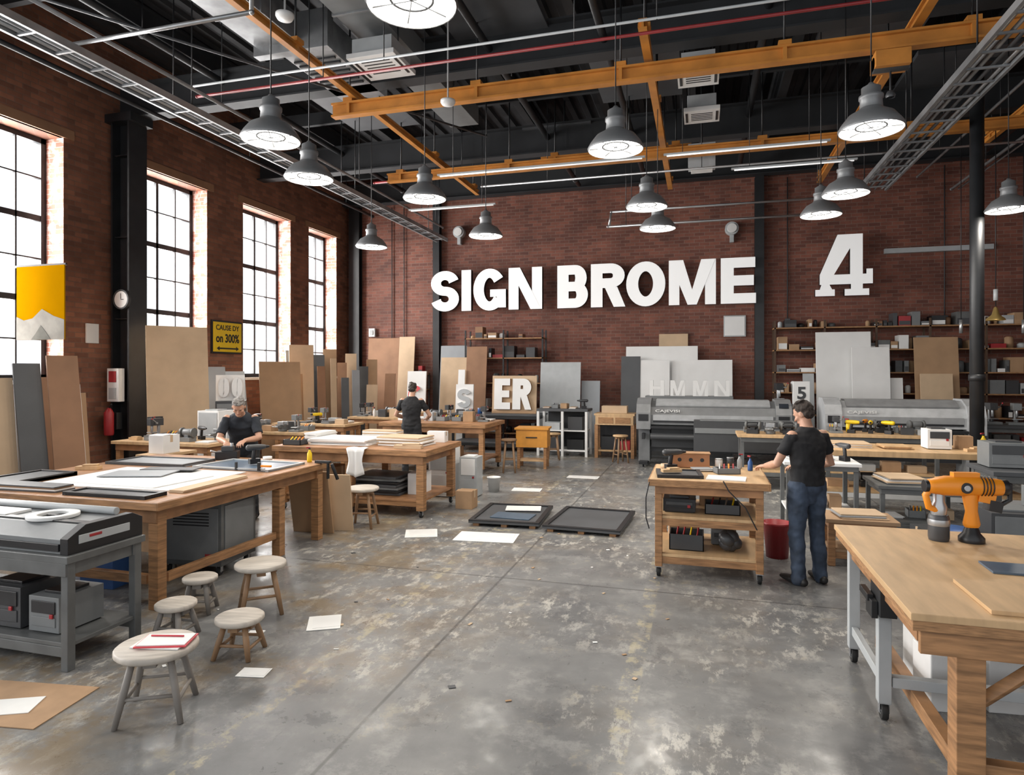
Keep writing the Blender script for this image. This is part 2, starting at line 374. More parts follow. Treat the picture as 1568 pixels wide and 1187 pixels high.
J = dict(hipL=(-.095,-.12,.90),hipR=(.095,-.12,.90),knL=(-.12,-.02,.50),knR=(.12,-.04,.50),anL=(-.13,-.08,.09),anR=(.13,-.1,.09),toeL=(-.16,.2,0),toeR=(.17,.2,0),
     shL=(-.17,.16,1.36),shR=(.17,.16,1.36),head=(0,.33,1.52),elL=(-.24,.30,1.11),wrL=(-.10,.50,1.10),elR=(.24,.30,1.11),wrR=(.12,.50,1.08),hdL=(.4,1,-.2),hdR=(-.3,1,-.2),hsL=(1,0,0),hsR=(-1,0,0),curl=.6)
person('leaning_man',(-6.08,7.62,0),math.radians(-150),J,navy,pantsb,hairg,.75,(math.radians(-38),0,0),scale=1.04)

# ------------------------------------------------------------------ camera
cam = bpy.data.cameras.new('camera'); co = bpy.data.objects.new('camera', cam); coll.objects.link(co)
cam.sensor_width = 36; cam.lens = 36*1000/1568; cam.shift_y = -25/1568; cam.clip_end = 200; cam.clip_start = .05
co.location = (0, 0, 2.05); co.rotation_euler = (math.radians(90), 0, math.radians(16.2))
scene.camera = co

# ------------------------------------------------------------------ room shell
XL, XR, YB, YF, ZC = -10.5, 11.5, 18.0, -3.0, 8.2
b = B(); b.bx(-11, XR, YF, YB+.5, -.2, 0, FLOOR); b.done('floor', bevel=0)
b = B(); b.bx(-11, XR+.3, YB, YB+.5, 0, ZC, BRICK); b.done('wall_back', bevel=0)
b = B(); b.bx(XR, XR+.4, YF, YB, 0, ZC, BRICK); b.done('wall_right', bevel=0)
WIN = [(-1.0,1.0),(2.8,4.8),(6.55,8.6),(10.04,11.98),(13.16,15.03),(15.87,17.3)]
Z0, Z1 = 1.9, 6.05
b = B()
b.bx(-11, XL, YF, YB, 0, Z0, BRICK_L); b.bx(-11, XL, YF, YB, Z1, ZC, BRICK_L)
ys = [YF] + [y for w in WIN for y in w] + [YB]
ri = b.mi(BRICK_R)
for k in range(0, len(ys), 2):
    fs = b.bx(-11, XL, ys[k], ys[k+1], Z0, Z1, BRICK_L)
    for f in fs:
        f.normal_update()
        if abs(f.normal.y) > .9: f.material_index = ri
b.done('wall_left', bevel=0)
for k, (a, c) in enumerate(WIN):
    b = B(); X = -10.93; w = c-a
    b.bx(X-.04, X+.04, a, a+.09, Z0, Z1, black); b.bx(X-.04, X+.04, c-.09, c, Z0, Z1, black)
    b.bx(X-.04, X+.04, a, c, Z0, Z0+.09, black); b.bx(X-.04, X+.04, a, c, Z1-.09, Z1, black)
    nc = 4 if w > 1.6 else 3
    for j in range(1, nc):
        t = .03 if j*2 == nc else .014
        b.bx(X-.03, X+.03, a+w*j/nc-t, a+w*j/nc+t, Z0, Z1, black)
    for j in range(1, 6):
        t = .05 if j in (2, 4) else .012
        z = Z0+(Z1-Z0)*j/6; b.bx(X-.03, X+.03, a, c, z-t, z+t, black)
    b.bx(X-.004, X+.004, a+.05, c-.05, Z0+.05, Z1-.05, GLASS)
    b.bx(-10.9, -10.44, a, c, Z0-.06, Z0, foam)
    b.done('window_%d' % (k+1), bevel=0)
for k, (a, c) in enumerate(WIN):
    b = B(); b.bx(-10.56, -10.47, a-.18, c+.18, Z1, Z1+.16, brownb); b.done('trim_%d' % (k+1), bevel=0)

b = B(); i = b.mi(ceilm); x = -11.; prof = []
while x < XR+.4:
    prof += [(x, ZC), (x+.12, ZC), (x+.16, ZC+.07), (x+.28, ZC+.07)]; x += .32
v0 = [b.bm.verts.new((px, YF, pz)) for px, pz in prof]; v1 = [b.bm.verts.new((px, YB+.5, pz)) for px, pz in prof]
for k in range(len(prof)-1):
    f = b.bm.faces.new((v0[k], v0[k+1], v1[k+1], v1[k])); f.material_index = i
b.bx(-11, XR+.4, YF, YB+.5, ZC+.12, ZC+.3, ceilm)
b.done('ceiling', bevel=0, recalc=False)
def ibeam(b, x0, x1, y, zb, h, w, m, axis='x'):
    for z0, z1, ww in ((zb, zb+.03, w), (zb+h-.03, zb+h, w), (zb+.03, zb+h-.03, .03)):
        if axis == 'x': b.bx(x0, x1, y-ww/2, y+ww/2, z0, z1, m)
        else: b.bx(y-ww/2, y+ww/2, x0, x1, z0, z1, m)
for y in (5.6, 9.75, 13.8, 17.75):
    b = B(); ibeam(b, XL, XR, y, 6.75 if y < 17 else 7.05, .62, .28, beamd); b.done('roof_girder', bevel=0)
for x in (-9,-7.4,-5.6,-3.8,-2.0,-.2,1.6,3.4,5.2,7,8.8):
    b = B(); ibeam(b, YF, YB, x, 7.75, .4, .16, beamd, 'y'); b.done('roof_purlin', bevel=0)
for y in (7.2, 11.2, 12.6, 15.2, 16.5):
    b = B(); b.bx(XL, XR, y-.05, y+.05, 7.45, 7.72, beamd); b.done('roof_tie_beam', bevel=0)
for (x, y) in ((-3,9.0),(-1.1,11.9),(-3,14.6),(2.5,10.5),(-6.5,11.9),(.7,15.4),(4.2,13.2)):
    b = B(); b.bx(x-.75, x+.75, y-.9, y+.9, 7.3, 7.38, dgreyb); b.cyl((x,y,7.38),(x,y,8.2),.02,black); b.done('ceiling_acoustic_panel')
for x, z in ((-8.2,7.2),(-3.2,7.1),(-1.4,7.0),(.9,7.15),(6.1,7.0),(7.7,7.0)):
    b = B(); b.cyl((x,4,z),(x,17.5,z),.06,black,seg=12)
    for y in (5,8,11,14,17): b.lathe([(.06,-.02),(.075,-.02),(.075,.02),(.06,.02)],(x,y,z),dgrey,12,(math.radians(90),0,0)); b.cyl((x,y,z+.05),(x,y,7.8),.01,black,seg=6)
    b.done('black_service_pipe', bevel=0)

b = B()
for dx in (-.19, .19): b.bx(-10.2+dx-.02, -10.2+dx+.02, 9.45, 9.85, 0, 6.75, black)
b.bx(-10.2-.17, -10.2+.17, 9.62, 9.68, 0, 6.75, black); b.bx(-10.5, -9.9, 9.4, 9.9, 6.6, 6.75, black); b.bx(-10.45, -9.95, 9.4, 9.9, 0, .03, black)
for z in (1.5,3,4.5,6): b.bx(-10.37,-10.03,9.5,9.8,z,z+.02,black)
b.done('steel_column', bevel=0)
for x, w, zt in ((-10.2,.35,7.05), (-7.5,.2,7.05), (1.42,.22,7.05)):
    b = B(); b.bx(x-w/2, x+w/2, 17.8, 17.83, 0, zt, black); b.bx(x-w/2, x+w/2, 17.97, 18, 0, zt, black); b.bx(x-.02, x+.02, 17.82, 17.98, 0, zt, black)
    b.bx(x-w/2-.05,x+w/2+.05,17.75,18,0,.03,black); b.done('steel_wall_column', bevel=0)
b = B(); b.cyl((4.05,11.6,0),(4.05,11.6,6.75),.095,black,seg=24); b.bx(3.85,4.25,11.4,11.8,0,.03,black); b.bx(3.85,4.25,11.4,11.8,6.7,6.75,black)
b.lathe([(.095,1.9),(.11,1.9),(.11,2.0),(.095,2.0)],(4.05,11.6,0),black); b.done('round_steel_column', bevel=0)

def crane(name, x0, x1, y, z, axis='x', h=.2, w=.14):
    b = B(); ibeam(b, x0, x1, y, z, h, w, orange, axis)
    n = int((x1-x0)/2.2)
    for k in range(n+1):
        t = x0+.3+(x1-x0-.6)*k/max(1, n)
        p = (t, y) if axis == 'x' else (y, t)
        b.cyl((p[0], p[1], z+h), (p[0], p[1], 7.78), .014, black)
        b.box((p[0], p[1], z+h+.03), (.16, .16, .06), orange)
        b.box((p[0], p[1], z+h/2), (.05, w*.95, h*.9) if axis == 'x' else (w*.95, .05, h*.9), orange)
    b.done(name, bevel=0)
crane('crane_bridge_beam', -5.7, 7.8, 9.3, 6.12, h=.22)
crane('crane_bridge_beam', -6.4, 8.5, 12.6, 6.05, h=.18)
crane('crane_runway_beam', 5.0, 15.2, -5.3, 6.38, 'y', h=.12, w=.09)
crane('crane_runway_beam', 8.4, 16.0, -.72, 6.38, 'y', h=.14, w=.11)
crane('crane_runway_beam', 7.6, 16.4, 2.6, 6.38, 'y', h=.14, w=.11)
crane('crane_stub_beam', -3.3, -.2, 13.6, 6.5, h=.12, w=.1)
crane('crane_runway_beam', 9.5, 14.5, 5.2, 6.38, 'y', h=.12, w=.09)
b = B(); b.box((2.3,9.3,5.98),(.4,.3,.2),orange); b.cyl((2.1,9.3,5.95),(2.5,9.3,5.95),.1,dgrey); b.cyl((2.3,9.3,5.9),(2.3,9.3,5.6),.012,black)
b.lathe([(.05,0),(.06,.03),(.04,.08),(.0,.1)],(2.3,9.3,5.52),dgrey); b.done('crane_hoist')

def pipe(name, pts, r, m, drops=()):
    b = B()
    for p, q in zip(pts, pts[1:]): b.cyl(p, q, r, m, seg=10)
    for p in pts: b.ell(p, (r*1.25,)*3, m, seg=10)
    for (x, y, z) in drops: b.cyl((x, y, z), (x, y, 7.8), .008, black, seg=6)
    b.done(name, bevel=0)
def ladder(name, x0, x1, y0, y1, z, m, n):
    b = B(); b.bx(x0-.02, x0+.02, y0, y1, z, z+.09, m); b.bx(x1-.02, x1+.02, y0, y1, z, z+.09, m)
    k = int((y1-y0)/.45)
    for j in range(k): b.bx(x0, x1, y0+.2+j*.45, y0+.23+j*.45, z+.01, z+.035, m)
    for j in range(n):
        xx = x0+(x1-x0)*(j+.5)/n; b.cyl((xx, y0, z+.06), (xx, y1, z+.06), .025, [alu, galv, dgrey][j % 3], seg=8)
    for j in range(4):
        yy = y0+.6+j*(y1-y0-1.2)/3
        for xx in (x0, x1): b.cyl((xx, yy, z+.08), (xx, yy, 7.8), .01, black, seg=6)
    b.done(name, bevel=0)
ladder('cable_tray', -7.3, -6.98, 2.5, 17.4, 5.75, galv, 3)
ladder('cable_tray', 3.1, 3.62, 5.5, 15.0, 5.75, galv, 4)
pipe('conduit_pipe', [(-6.75,2.5,5.95),(-6.75,16.5,5.95)], .025, galv, [(-6.75,y,5.95) for y in (4,8,12,16)])
pipe('conduit_pipe', [(-7.2,5.9,5.87),(-4.6,5.9,5.87),(-4.6,5.9,7.7)], .024, alu)
pipe('sprinkler_pipe', [(-7.1,7.9,6.07),(9,7.9,6.07)], .02, redp, [(x,7.9,6.05) for x in (-5,-1.5,2,5.5)])
pipe('conduit_pipe', [(-7.1,7.75,6.15),(9,7.75,6.15)], .016, lgrey, [(x,7.75,6.13) for x in (-4,-.5,3,6)])
pipe('sprinkler_pipe', [(-7.1,13.3,6.3),(9,13.3,6.3)], .025, redp, [(x,13.3,6.3) for x in (-5,0,5)])
pipe('conduit_pipe', [(-4.4,12.9,5.9),(9,12.9,5.9)], .022, alu, [(x,12.9,5.9) for x in (-3,0,3,7)])
pipe('conduit_pipe', [(-2.0,14.7,5.3),(-1.95,14.7,5.62),(2.6,14.7,5.62)], .025, alu, [(-1.5,14.7,5.6),(2.3,14.7,5.6)])
pipe('conduit_pipe', [(-2.0,14.5,5.25),(2.6,14.5,5.25)], .022, alu, [(-1.6,14.5,5.25),(2.3,14.5,5.25)])
for x, z, r in ((3.9,6.6,.025),(4.4,6.6,.035),(4.9,6.65,.025),(5.6,6.3,.03),(5.75,6.3,.02)):
    pipe('conduit_pipe', [(x,6.5,z),(x,17.5,z)], r, galv, [(x,y,z) for y in (8,12,16)])
pipe('conduit_pipe', [(-9.4,4,6.65),(-9.4,17.5,6.65)], .04, black, [(-9.4,y,6.65) for y in (6,12,16)])
pipe('conduit_pipe', [(-8.4,5,6.6),(-4,12,6.6)], .02, dgrey, [(-8.4,5,6.6),(-4,12,6.6)])
for (x0, x1, y) in ((-4.6,-.9,11.0), (-.6,1.9,11.0), (4.6,6.5,11.0), (-6.2,-4.2,13.2), (.5,2.5,12.1)):
    b = B(); b.bx(x0, x1, y-.03, y+.03, 5.59, 5.615, lgrey); b.cyl((x0+.05,y,5.577),(x1-.05,y,5.577),.011,stripglow,seg=10)
    for x in (x0+.3, x1-.3): b.cyl((x,y,5.615),(x,y,7.78),.006,black,seg=6)
    b.done('strip_light', bevel=0)
b = B(); b.bx(-6.35,-5.65,3.5,8.3,6.85,7.25,galv)
for y in (4.4,5.4,6.4,7.4): b.bx(-6.38,-5.62,y,y+.04,6.82,7.28,galv)
b.bx(-6.0,-5.2,8.3,10.2,6.75,7.2,galv); b.bx(-6.4,-5.15,8.25,8.4,6.72,7.28,galv)
for y in (4,7,9.4): b.cyl((-5.9,y,7.2),(-5.9,y,7.8),.015,black)
for k in range(7): b.bx(-5.95,-5.25,8.6+k*.14,8.64+k*.14,6.72,6.75,black)
b.done('ventilation_duct')
b = B(); b.bx(-4.9,-4.3,4,12.4,7.0,7.35,mgrey)
for y in (5,6.5,8,11): b.bx(-4.93,-4.27,y,y+.04,6.97,7.38,galv)
for y in (5,9,12): b.cyl((-4.6,y,7.3),(-4.6,y,7.8),.015,black)
b.done('ventilation_duct')
def cassette(x, y, z, w=.8):
    b = B(); b.bx(x-w/2, x+w/2, y-w/2, y+w/2, z, z+.07, white); b.bx(x-w/2+.06, x+w/2-.06, y-w/2+.06, y+w/2-.06, z+.07, z+.3, lgrey)
    for k in range(5): b.bx(x-w*.3, x+w*.3, y-w*.28+k*w*.12, y-w*.28+k*w*.12+.025, z-.006, z+.004, black)
    for sx in (-1, 1): b.bx(x+sx*w*.42-.02, x+sx*w*.42+.02, y-w*.35, y+w*.35, z-.006, z+.004, black)
    for sx in (-1, 1): b.cyl((x+sx*w*.35, y, z+.3), (x+sx*w*.35, y, 7.8), .01, black)
    b.done('air_conditioner_cassette')
cassette(-4.55, 8.75, 6.55, .75); cassette(.0, 11.9, 6.5, .6); cassette(-.05, 10.2, 6.45, .6)
b = B(); b.bx(-.25,.25,12.95,13.25,5.95,6.4,lgrey); b.bx(-.2,.2,12.97,13.23,5.9,5.95,white); b.cyl((0,13.1,6.4),(0,13.1,7.8),.02,black); b.done('air_diffuser_box')
for (x, y, z) in ((-4.9,6.9,6.35),(-3.6,9.0,5.98),(-2.2,6.6,6.4),(1.0,7.0,6.3),(-3.4,5.2,6.6)):
    b = B(); b.lathe([(0,0),(.09,.005),(.11,.04),(.11,.07),(.04,.09),(.012,.1),(.012,7.8-z)],(x,y,z),white); b.done('ceiling_speaker',bevel=0)

def pendant(x, y, z=4.4, r=.29, P=38):
    b = B()
    b.lathe([(r,0),(r+.008,.02),(r-.02,.07),(r*.72,.15),(r*.42,.2),(r*.36,.22)], (x,y,z), lampgrey, 32)
    b.lathe([(r*.36,.22),(r*.34,.30),(r*.38,.31),(r*.38,.34),(r*.30,.345),(r*.30,.42),(r*.12,.45),(.02,.47),(.0,.47)], (x,y,z), lampgrey, 20)
    b.lathe([(r-.004,.003),(r-.03,.07),(r*.68,.14),(r*.4,.18)], (x,y,z), lampin, 32)
    b.lathe([(0,.05),(r*.75,.05),(r*.78,.07),(0,.075)], (x,y,z), lampglow, 24)
    b.lathe([(r*.45,.035),(r*.45,.045),(r*.5,.045),(r*.5,.035)], (x,y,z), lampgrey, 24, closed=True)
    for k in range(3):
        a = k*math.pi/3; d = V((math.cos(a), math.sin(a), 0))*r*.97; c = V((x,y,z+.03)); b.cyl(c-d, c+d, .004, lampgrey, seg=6)
    b.cyl((x,y,z+.46),(x,y,7.78),.007,black,seg=6); b.cyl((x,y,7.6),(x,y,7.78),.04,black)
    ob = b.done('pendant_lamp', bevel=0, recalc=False)
    L = bpy.data.lights.new('bulb', 'AREA'); L.shape = 'DISK'; L.size = r*1.5; L.energy = P; L.color = (1,.93,.83)
    lo = bpy.data.objects.new('bulb', L); coll.objects.link(lo); lo.location = (x,y,z+.015); lo.parent = ob
for (x, y) in ((-4.22,5.71),(-.88,6.98),(1.59,7.11),(-3.64,8.25),(-.76,9.56),(1.84,9.59),(1.73,10.78),(-.70,11.04),(-3.62,10.82),(-6.02,11.16),(-4.62,6.99),(4.31,11.2),(-1.79,3.85)):
    pendant(x, y)

# ------------------------------------------------------------------ wall sign lettering
WM = lambda x, z, y=17.99: Matrix.Translation((x, y, z)) @ Euler((math.radians(90), 0, 0)).to_matrix().to_4x4()
EM = lambda x,y,z: Matrix.Translation((x,y,z)) @ Euler((math.radians(90),0,0)).to_matrix().to_4x4()
def arc(cx, cy, rx, ry, a0, a1, n=18):
    return [(cx+rx*math.cos(math.radians(a0+(a1-a0)*k/n)), cy+ry*math.sin(math.radians(a0+(a1-a0)*k/n))) for k in range(n+1)]
def letter(b, ch, x, z, w, h, d=.16, m=None, ms=None, y=17.99, tk=.27):
    m = m or signw; ms = ms or signs; mt = WM(x, z, y); t = tk*h; v = t*.82; cnt = [0]
    eps = min(.003, d*.03)
    def dd(): cnt[0] += 1; return d + eps*cnt[0]
    P = lambda poly: b.prism(poly, dd(), m, mt, ms)
    rect = lambda x0, x1, y0, y1: P([(x0,y0),(x1,y0),(x1,y1),(x0,y1)])
    Rb = lambda pts, closed=False: b.ribbon(pts, t, dd(), m, mt, ms, closed, (t, v))
    if ch == 'I': rect(0, w, 0, h)
    elif ch == 'E': rect(0, t, 0, h); rect(t, w, 0, v); rect(t, w*.94, h/2-v/2, h/2+v/2); rect(t, w*.98, h-v, h)
    elif ch == 'H': rect(0, t, 0, h); rect(w-t, w, 0, h); rect(t, w-t, h/2-v/2, h/2+v/2)
    elif ch == 'N': rect(0, t*.92, 0, h); rect(w-t*.92, w, 0, h); P([(t*.1,h),(t*1.05,h),(w-t*.1,0),(w-t*1.05,0)])
    elif ch == 'M': rect(0, t*.85, 0, h); rect(w-t*.85, w, 0, h); P([(t*.05,h),(t*1.15,h),(w/2+t*.36,0),(w/2-t*.36,0)]); P([(w-t*.05,h),(w-t*1.15,h),(w/2-t*.36,0),(w/2+t*.36,0)])
    elif ch == 'O': Rb(arc(w/2, h/2, w/2-t/2, h/2-v/2+.01, 0, 350, 35), True)
    elif ch == 'C': Rb(arc(w/2, h/2, w/2-t/2, h/2-v/2, 42, 318, 28))
    elif ch == 'G':
        Rb(arc(w/2, h/2, w/2-t/2, h/2-v/2+.01, 35, 325, 30)); rect(w-t*.85, w, h*.06, h*.5); rect(w*.52, w, h*.5-v*.8, h*.5)
    elif ch == 'S':
        ry = (h-v)/4; Rb(arc(w/2, h-v/2-ry, w/2-t/2, ry, 12, 270, 22)[:-1] + [(w/2, h/2)] + arc(w/2, v/2+ry, w/2-t/2, ry, 90, -168, 22)[1:])
    elif ch in 'BR':
        rect(0, t, 0, h); r1 = (h/2-v/2)/2 if ch == 'B' else (h*.56-v)/2
        cy = h-v/2-r1; xx = w*.58; rx = w-t/2-xx-(w*.04 if ch == 'B' else 0)
        Rb([(t*.5, h-v/2), (xx*.8, h-v/2)] + arc(xx, cy, rx, r1, 90, -90, 16) + [(xx*.8, cy-r1), (t*.5, cy-r1)])
        if ch == 'B':
            cy2 = v/2+r1; rx = w-t/2-xx; Rb([(t*.5, h/2), (xx*.8, h/2)] + arc(xx, cy2, rx, r1, 90, -90, 16) + [(xx*.8, v/2), (t*.5, v/2)])
        else: P([(w*.42, h*.44), (w*.78, h*.46), (w*1.02, 0), (w*.68, 0)])
SY = 17.785
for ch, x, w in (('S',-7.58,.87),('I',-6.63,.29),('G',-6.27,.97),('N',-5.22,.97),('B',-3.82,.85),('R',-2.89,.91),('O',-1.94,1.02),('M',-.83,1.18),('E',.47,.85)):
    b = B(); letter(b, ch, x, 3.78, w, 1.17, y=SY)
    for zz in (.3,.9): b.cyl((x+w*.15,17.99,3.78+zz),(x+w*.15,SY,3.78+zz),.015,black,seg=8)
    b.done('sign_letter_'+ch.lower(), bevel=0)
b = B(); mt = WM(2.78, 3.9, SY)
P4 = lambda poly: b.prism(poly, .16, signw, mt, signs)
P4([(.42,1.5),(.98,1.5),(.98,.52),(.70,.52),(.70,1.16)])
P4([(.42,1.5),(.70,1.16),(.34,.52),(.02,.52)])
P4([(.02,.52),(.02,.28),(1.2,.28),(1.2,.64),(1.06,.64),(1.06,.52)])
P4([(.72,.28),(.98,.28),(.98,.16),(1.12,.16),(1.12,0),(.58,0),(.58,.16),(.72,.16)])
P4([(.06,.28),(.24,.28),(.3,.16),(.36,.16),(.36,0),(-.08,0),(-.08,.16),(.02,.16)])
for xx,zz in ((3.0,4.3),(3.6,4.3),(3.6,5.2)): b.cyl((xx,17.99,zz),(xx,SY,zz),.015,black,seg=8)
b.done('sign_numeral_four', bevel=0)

b = B(); b.bx(.55,1.1,17.96,17.995,2.95,3.5,lgrey); b.bx(.58,1.07,17.95,17.965,2.98,3.47,foam); b.done('wall_notice_board')
b = B(); b.bx(4.3,6.6,17.9,17.995,4.93,5.05,lgrey); b.done('wall_cable_duct')
for (x, z) in ((-6.8,6.1),(.75,5.75)):
    b = B(); b.cyl((x,17.99,z),(x,17.8,z),.17,lgrey,seg=24); b.cyl((x,17.8,z),(x,17.76,z),.12,white,seg=24); b.bx(x-.05,x+.05,17.85,17.99,z-.35,z-.1,lgrey); b.done('wall_speaker')
b = B(); b.bx(-9.75,-9.55,17.9,17.995,3.1,3.35,white); b.bx(-9.7,-9.6,17.88,17.9,3.15,3.3,lgrey); b.done('wall_thermostat_box')
for x in (-9.0,-8.6,2.1,5.6,6.2):
    b = B(); b.cyl((x,17.96,2.6 if x<0 else 3.3),(x,17.96,7.0),.014,black,seg=8); b.box((x,17.95,2.6 if x<0 else 3.3),(.12,.08,.18),dgrey); b.done('wall_conduit')
b = B(); b.cyl((-10.1,9.43,3.35),(-10.1,9.38,3.35),.17,white,seg=28); b.lathe([(.15,0),(.18,0),(.18,.06),(.15,.06)],(-10.1,9.43,3.35),dgrey,28,(math.radians(90),0,0),True)
b.box((-10.1,9.375,3.41),(.012,.006,.1),black); b.box((-10.07,9.375,3.35),(.07,.006,.012),black); b.done('wall_clock')
b = B(); b.bx(-10.33,-10.07,9.3,9.43,1.5,2.1,white); b.bx(-10.28,-10.12,9.285,9.3,1.85,2.05,red); b.bx(-10.28,-10.12,9.285,9.3,1.55,1.75,lgrey); b.done('electrical_panel')
b = B(); b.lathe([(0,0),(.07,0),(.08,.03),(.08,.4),(.05,.46),(.02,.5),(0,.5)],(-10.2,9.22,.9),red); b.cyl((-10.2,9.22,1.38),(-10.12,9.2,1.46),.015,black); b.bx(-10.28,-10.12,9.31,9.43,1.0,1.3,black); b.done('fire_extinguisher')

YZ = Euler((math.radians(90),0,math.radians(90))).to_matrix().to_4x4()
b = B(); b.bx(-10.495,-10.46,12.08,13.08,2.45,3.2,signs); b.bx(-10.47,-10.45,12.12,13.04,2.49,3.16,yellow)
TM = Matrix.Translation((-10.452,12.2,2.98)) @ YZ
b.text('CAUSE DY', .76, .12, .006, signs, TM, offset=.02)
b.text('on 300%', .76, .20, .006, signs, Matrix.Translation((0,0,-.28)) @ TM, offset=.03)
b.bx(-10.452,-10.445,12.3,12.86,2.55,2.585,signs)
b.prism([(0,0),(.09,.05),(.09,-.05)],.006,signs,Matrix.Translation((-10.452,12.22,2.567)) @ YZ)
b.prism([(0,0),(-.09,-.05),(-.09,.05)],.006,signs,Matrix.Translation((-10.452,12.95,2.567)) @ YZ)
b.done('caution_sign', bevel=0)
b = B(); PM = WM(-10.2, 2.53, 7.6)
b.prism([(0,0),(.96,0),(.96,1.13),(0,1.13)],.02,posty,PM)
b.prism([(0,0),(.96,0),(.96,.3),(.75,.36),(.52,.47),(.33,.33),(.15,.3),(0,.36)],.004,M('poster_white',(.34,.33,.30),1.,spec=0.),Matrix.Translation((0,-.02,0))@PM)
b.prism([(0,0),(.4,0),(.3,.12),(.2,.22),(.1,.1)],.004,M('poster_grey',(.20,.20,.18),1.,spec=0.),Matrix.Translation((.3,-.024,0))@PM)
b.bx(-10.5,-9.24,7.6,7.63,3.66,3.69,black)
b.done('hanging_poster', bevel=0)
b = B(); b.bx(-10.49,-10.46,9.0,9.25,2.55,2.9,foam); b.done('wall_notice')

b = B(); X, Y = 5.0, 13.5
b.cyl((X,Y,2.95),(X,Y,6.5),.008,black,seg=6); b.lathe([(0,.25),(.03,.22),(.06,.1),(.14,.03),(.15,0)],(X,Y,2.95),brass); b.cyl((X,Y,3.3),(X,Y,3.5),.035,lgrey); b.done('hanging_bell',bevel=0)
for X, Y in ((4.6,13.9),(5.7,14.2)):
    b = B(); b.cyl((X,Y,3.0),(X,Y,6.5),.007,black,seg=6); b.cyl((X,Y,2.75),(X,Y,3.0),.03,alu); b.done('hanging_power_drop',bevel=0)

# ------------------------------------------------------------------ furniture generators
def caster(b, x, y, z=.1, r=.045):
    b.cyl((x-.018,y,r),(x+.018,y,r),r,rubber,seg=18); b.cyl((x-.02,y,r),(x+.02,y,r),r*.45,alu,seg=12)
    b.bx(x-.028,x-.021,y-.02,y+.02,r-.01,z,alu); b.bx(x+.021,x+.028,y-.02,y+.02,r-.01,z,alu); b.bx(x-.035,x+.035,y-.035,y+.035,z-.008,z,alu)
def bench(name, x0, x1, y0, y1, h, top=ply, leg=wood, t=.05, lw=.09, over=.08, shelf=.2, apron=.12, cast=False, mid=False, shelfm=None, edge=None, midshelf=0):
    cx, cy = (x0+x1)/2, (y0+y1)/2; b = B()
    X0, X1, Y0, Y1 = x0-cx, x1-cx, y0-cy, y1-cy
    b.bx(X0, X1, Y0, Y1, h-t, h, top)
    if edge:
        b.bx(X0-.012, X0, Y0-.012, Y1+.012, h-t-.02, h-.003, edge); b.bx(X1, X1+.012, Y0-.012, Y1+.012, h-t-.02, h-.003, edge)
        b.bx(X0, X1, Y0-.012, Y0, h-t-.02, h-.003, edge); b.bx(X0, X1, Y1, Y1+.012, h-t-.02, h-.003, edge)
    lx0, lx1, ly0, ly1 = X0+over+lw/2, X1-over-lw/2, Y0+over+lw/2, Y1-over-lw/2
    zb = .1 if cast else 0
    xs = [lx0, lx1] + ([0] if mid else [])
    for x in xs:
        for y in (ly0, ly1):
            b.bx(x-lw/2, x+lw/2, y-lw/2, y+lw/2, zb, h-t, leg)
            if cast: caster(b, x, y)
    la = .03
    if apron:
        for y in (ly0, ly1): b.bx(lx0-lw/2+.003, lx1+lw/2-.003, y-lw/2-.012, y-lw/2+la, h-t-apron, h-t-.001, woodh if leg is wood else leg)
        for x in (lx0, lx1): b.bx(x-la/2, x+la/2, ly0, ly1, h-t-apron, h-t-.001, woodh if leg is wood else leg)
    for zs in ([shelf] if shelf else [])+([midshelf] if midshelf else []):
        b.bx(lx0-lw*.3, lx1+lw*.3, ly0-lw*.3, ly1+lw*.3, zs, zs+.03, shelfm or top)
        for y in (ly0, ly1): b.bx(lx0, lx1, y-.02, y+.02, zs-.07, zs-.001, leg)
    return b.done(name, (cx, cy, 0))

def stool(x, y, h=.45, d=.36, seat=seatw, leg=legw, rz=.3):
    b = B(); r = d/2
    b.lathe([(0,h),(r-.01,h),(r,h-.008),(r,h-.03),(r-.012,h-.042),(0,h-.042)], (0,0,0), seat, 32)
    b.box((0,0,h-.065),(d*.62,.07,.045),leg); b.box((0,0,h-.0655),(.07,d*.62,.045),leg)
    tops, bots = [], []
    for k in range(4):
        a = math.pi/4+k*math.pi/2; dr = V((math.cos(a), math.sin(a), 0))
        p = dr*r*.62 + V((0,0,h-.045)); q = dr*r*1.08; tops.append(p); bots.append(q)
        b.loft([q, q.lerp(p,.5), p], [.017,.022,.02], leg, seg=10, round_ends=False)
    for k in range(4):
        f = .32 if k % 2 else .42
        a = bots[k].lerp(tops[k], f); c = bots[(k+1) % 4].lerp(tops[(k+1) % 4], f); b.cyl(a, c, .012, leg, seg=8)
    return b.done('wooden_stool', (x, y, 0), rz, bevel=0)

def board(x, y, w, h, t, m, yaw=0., lean=8., name='leaning_board'):
    b = B(); b.bx(-w/2, w/2, -t, 0, 0, h, m)
    return b.done(name, (x, y, .001), rot=(math.radians(-lean), 0, math.radians(yaw)), bevel=.002)

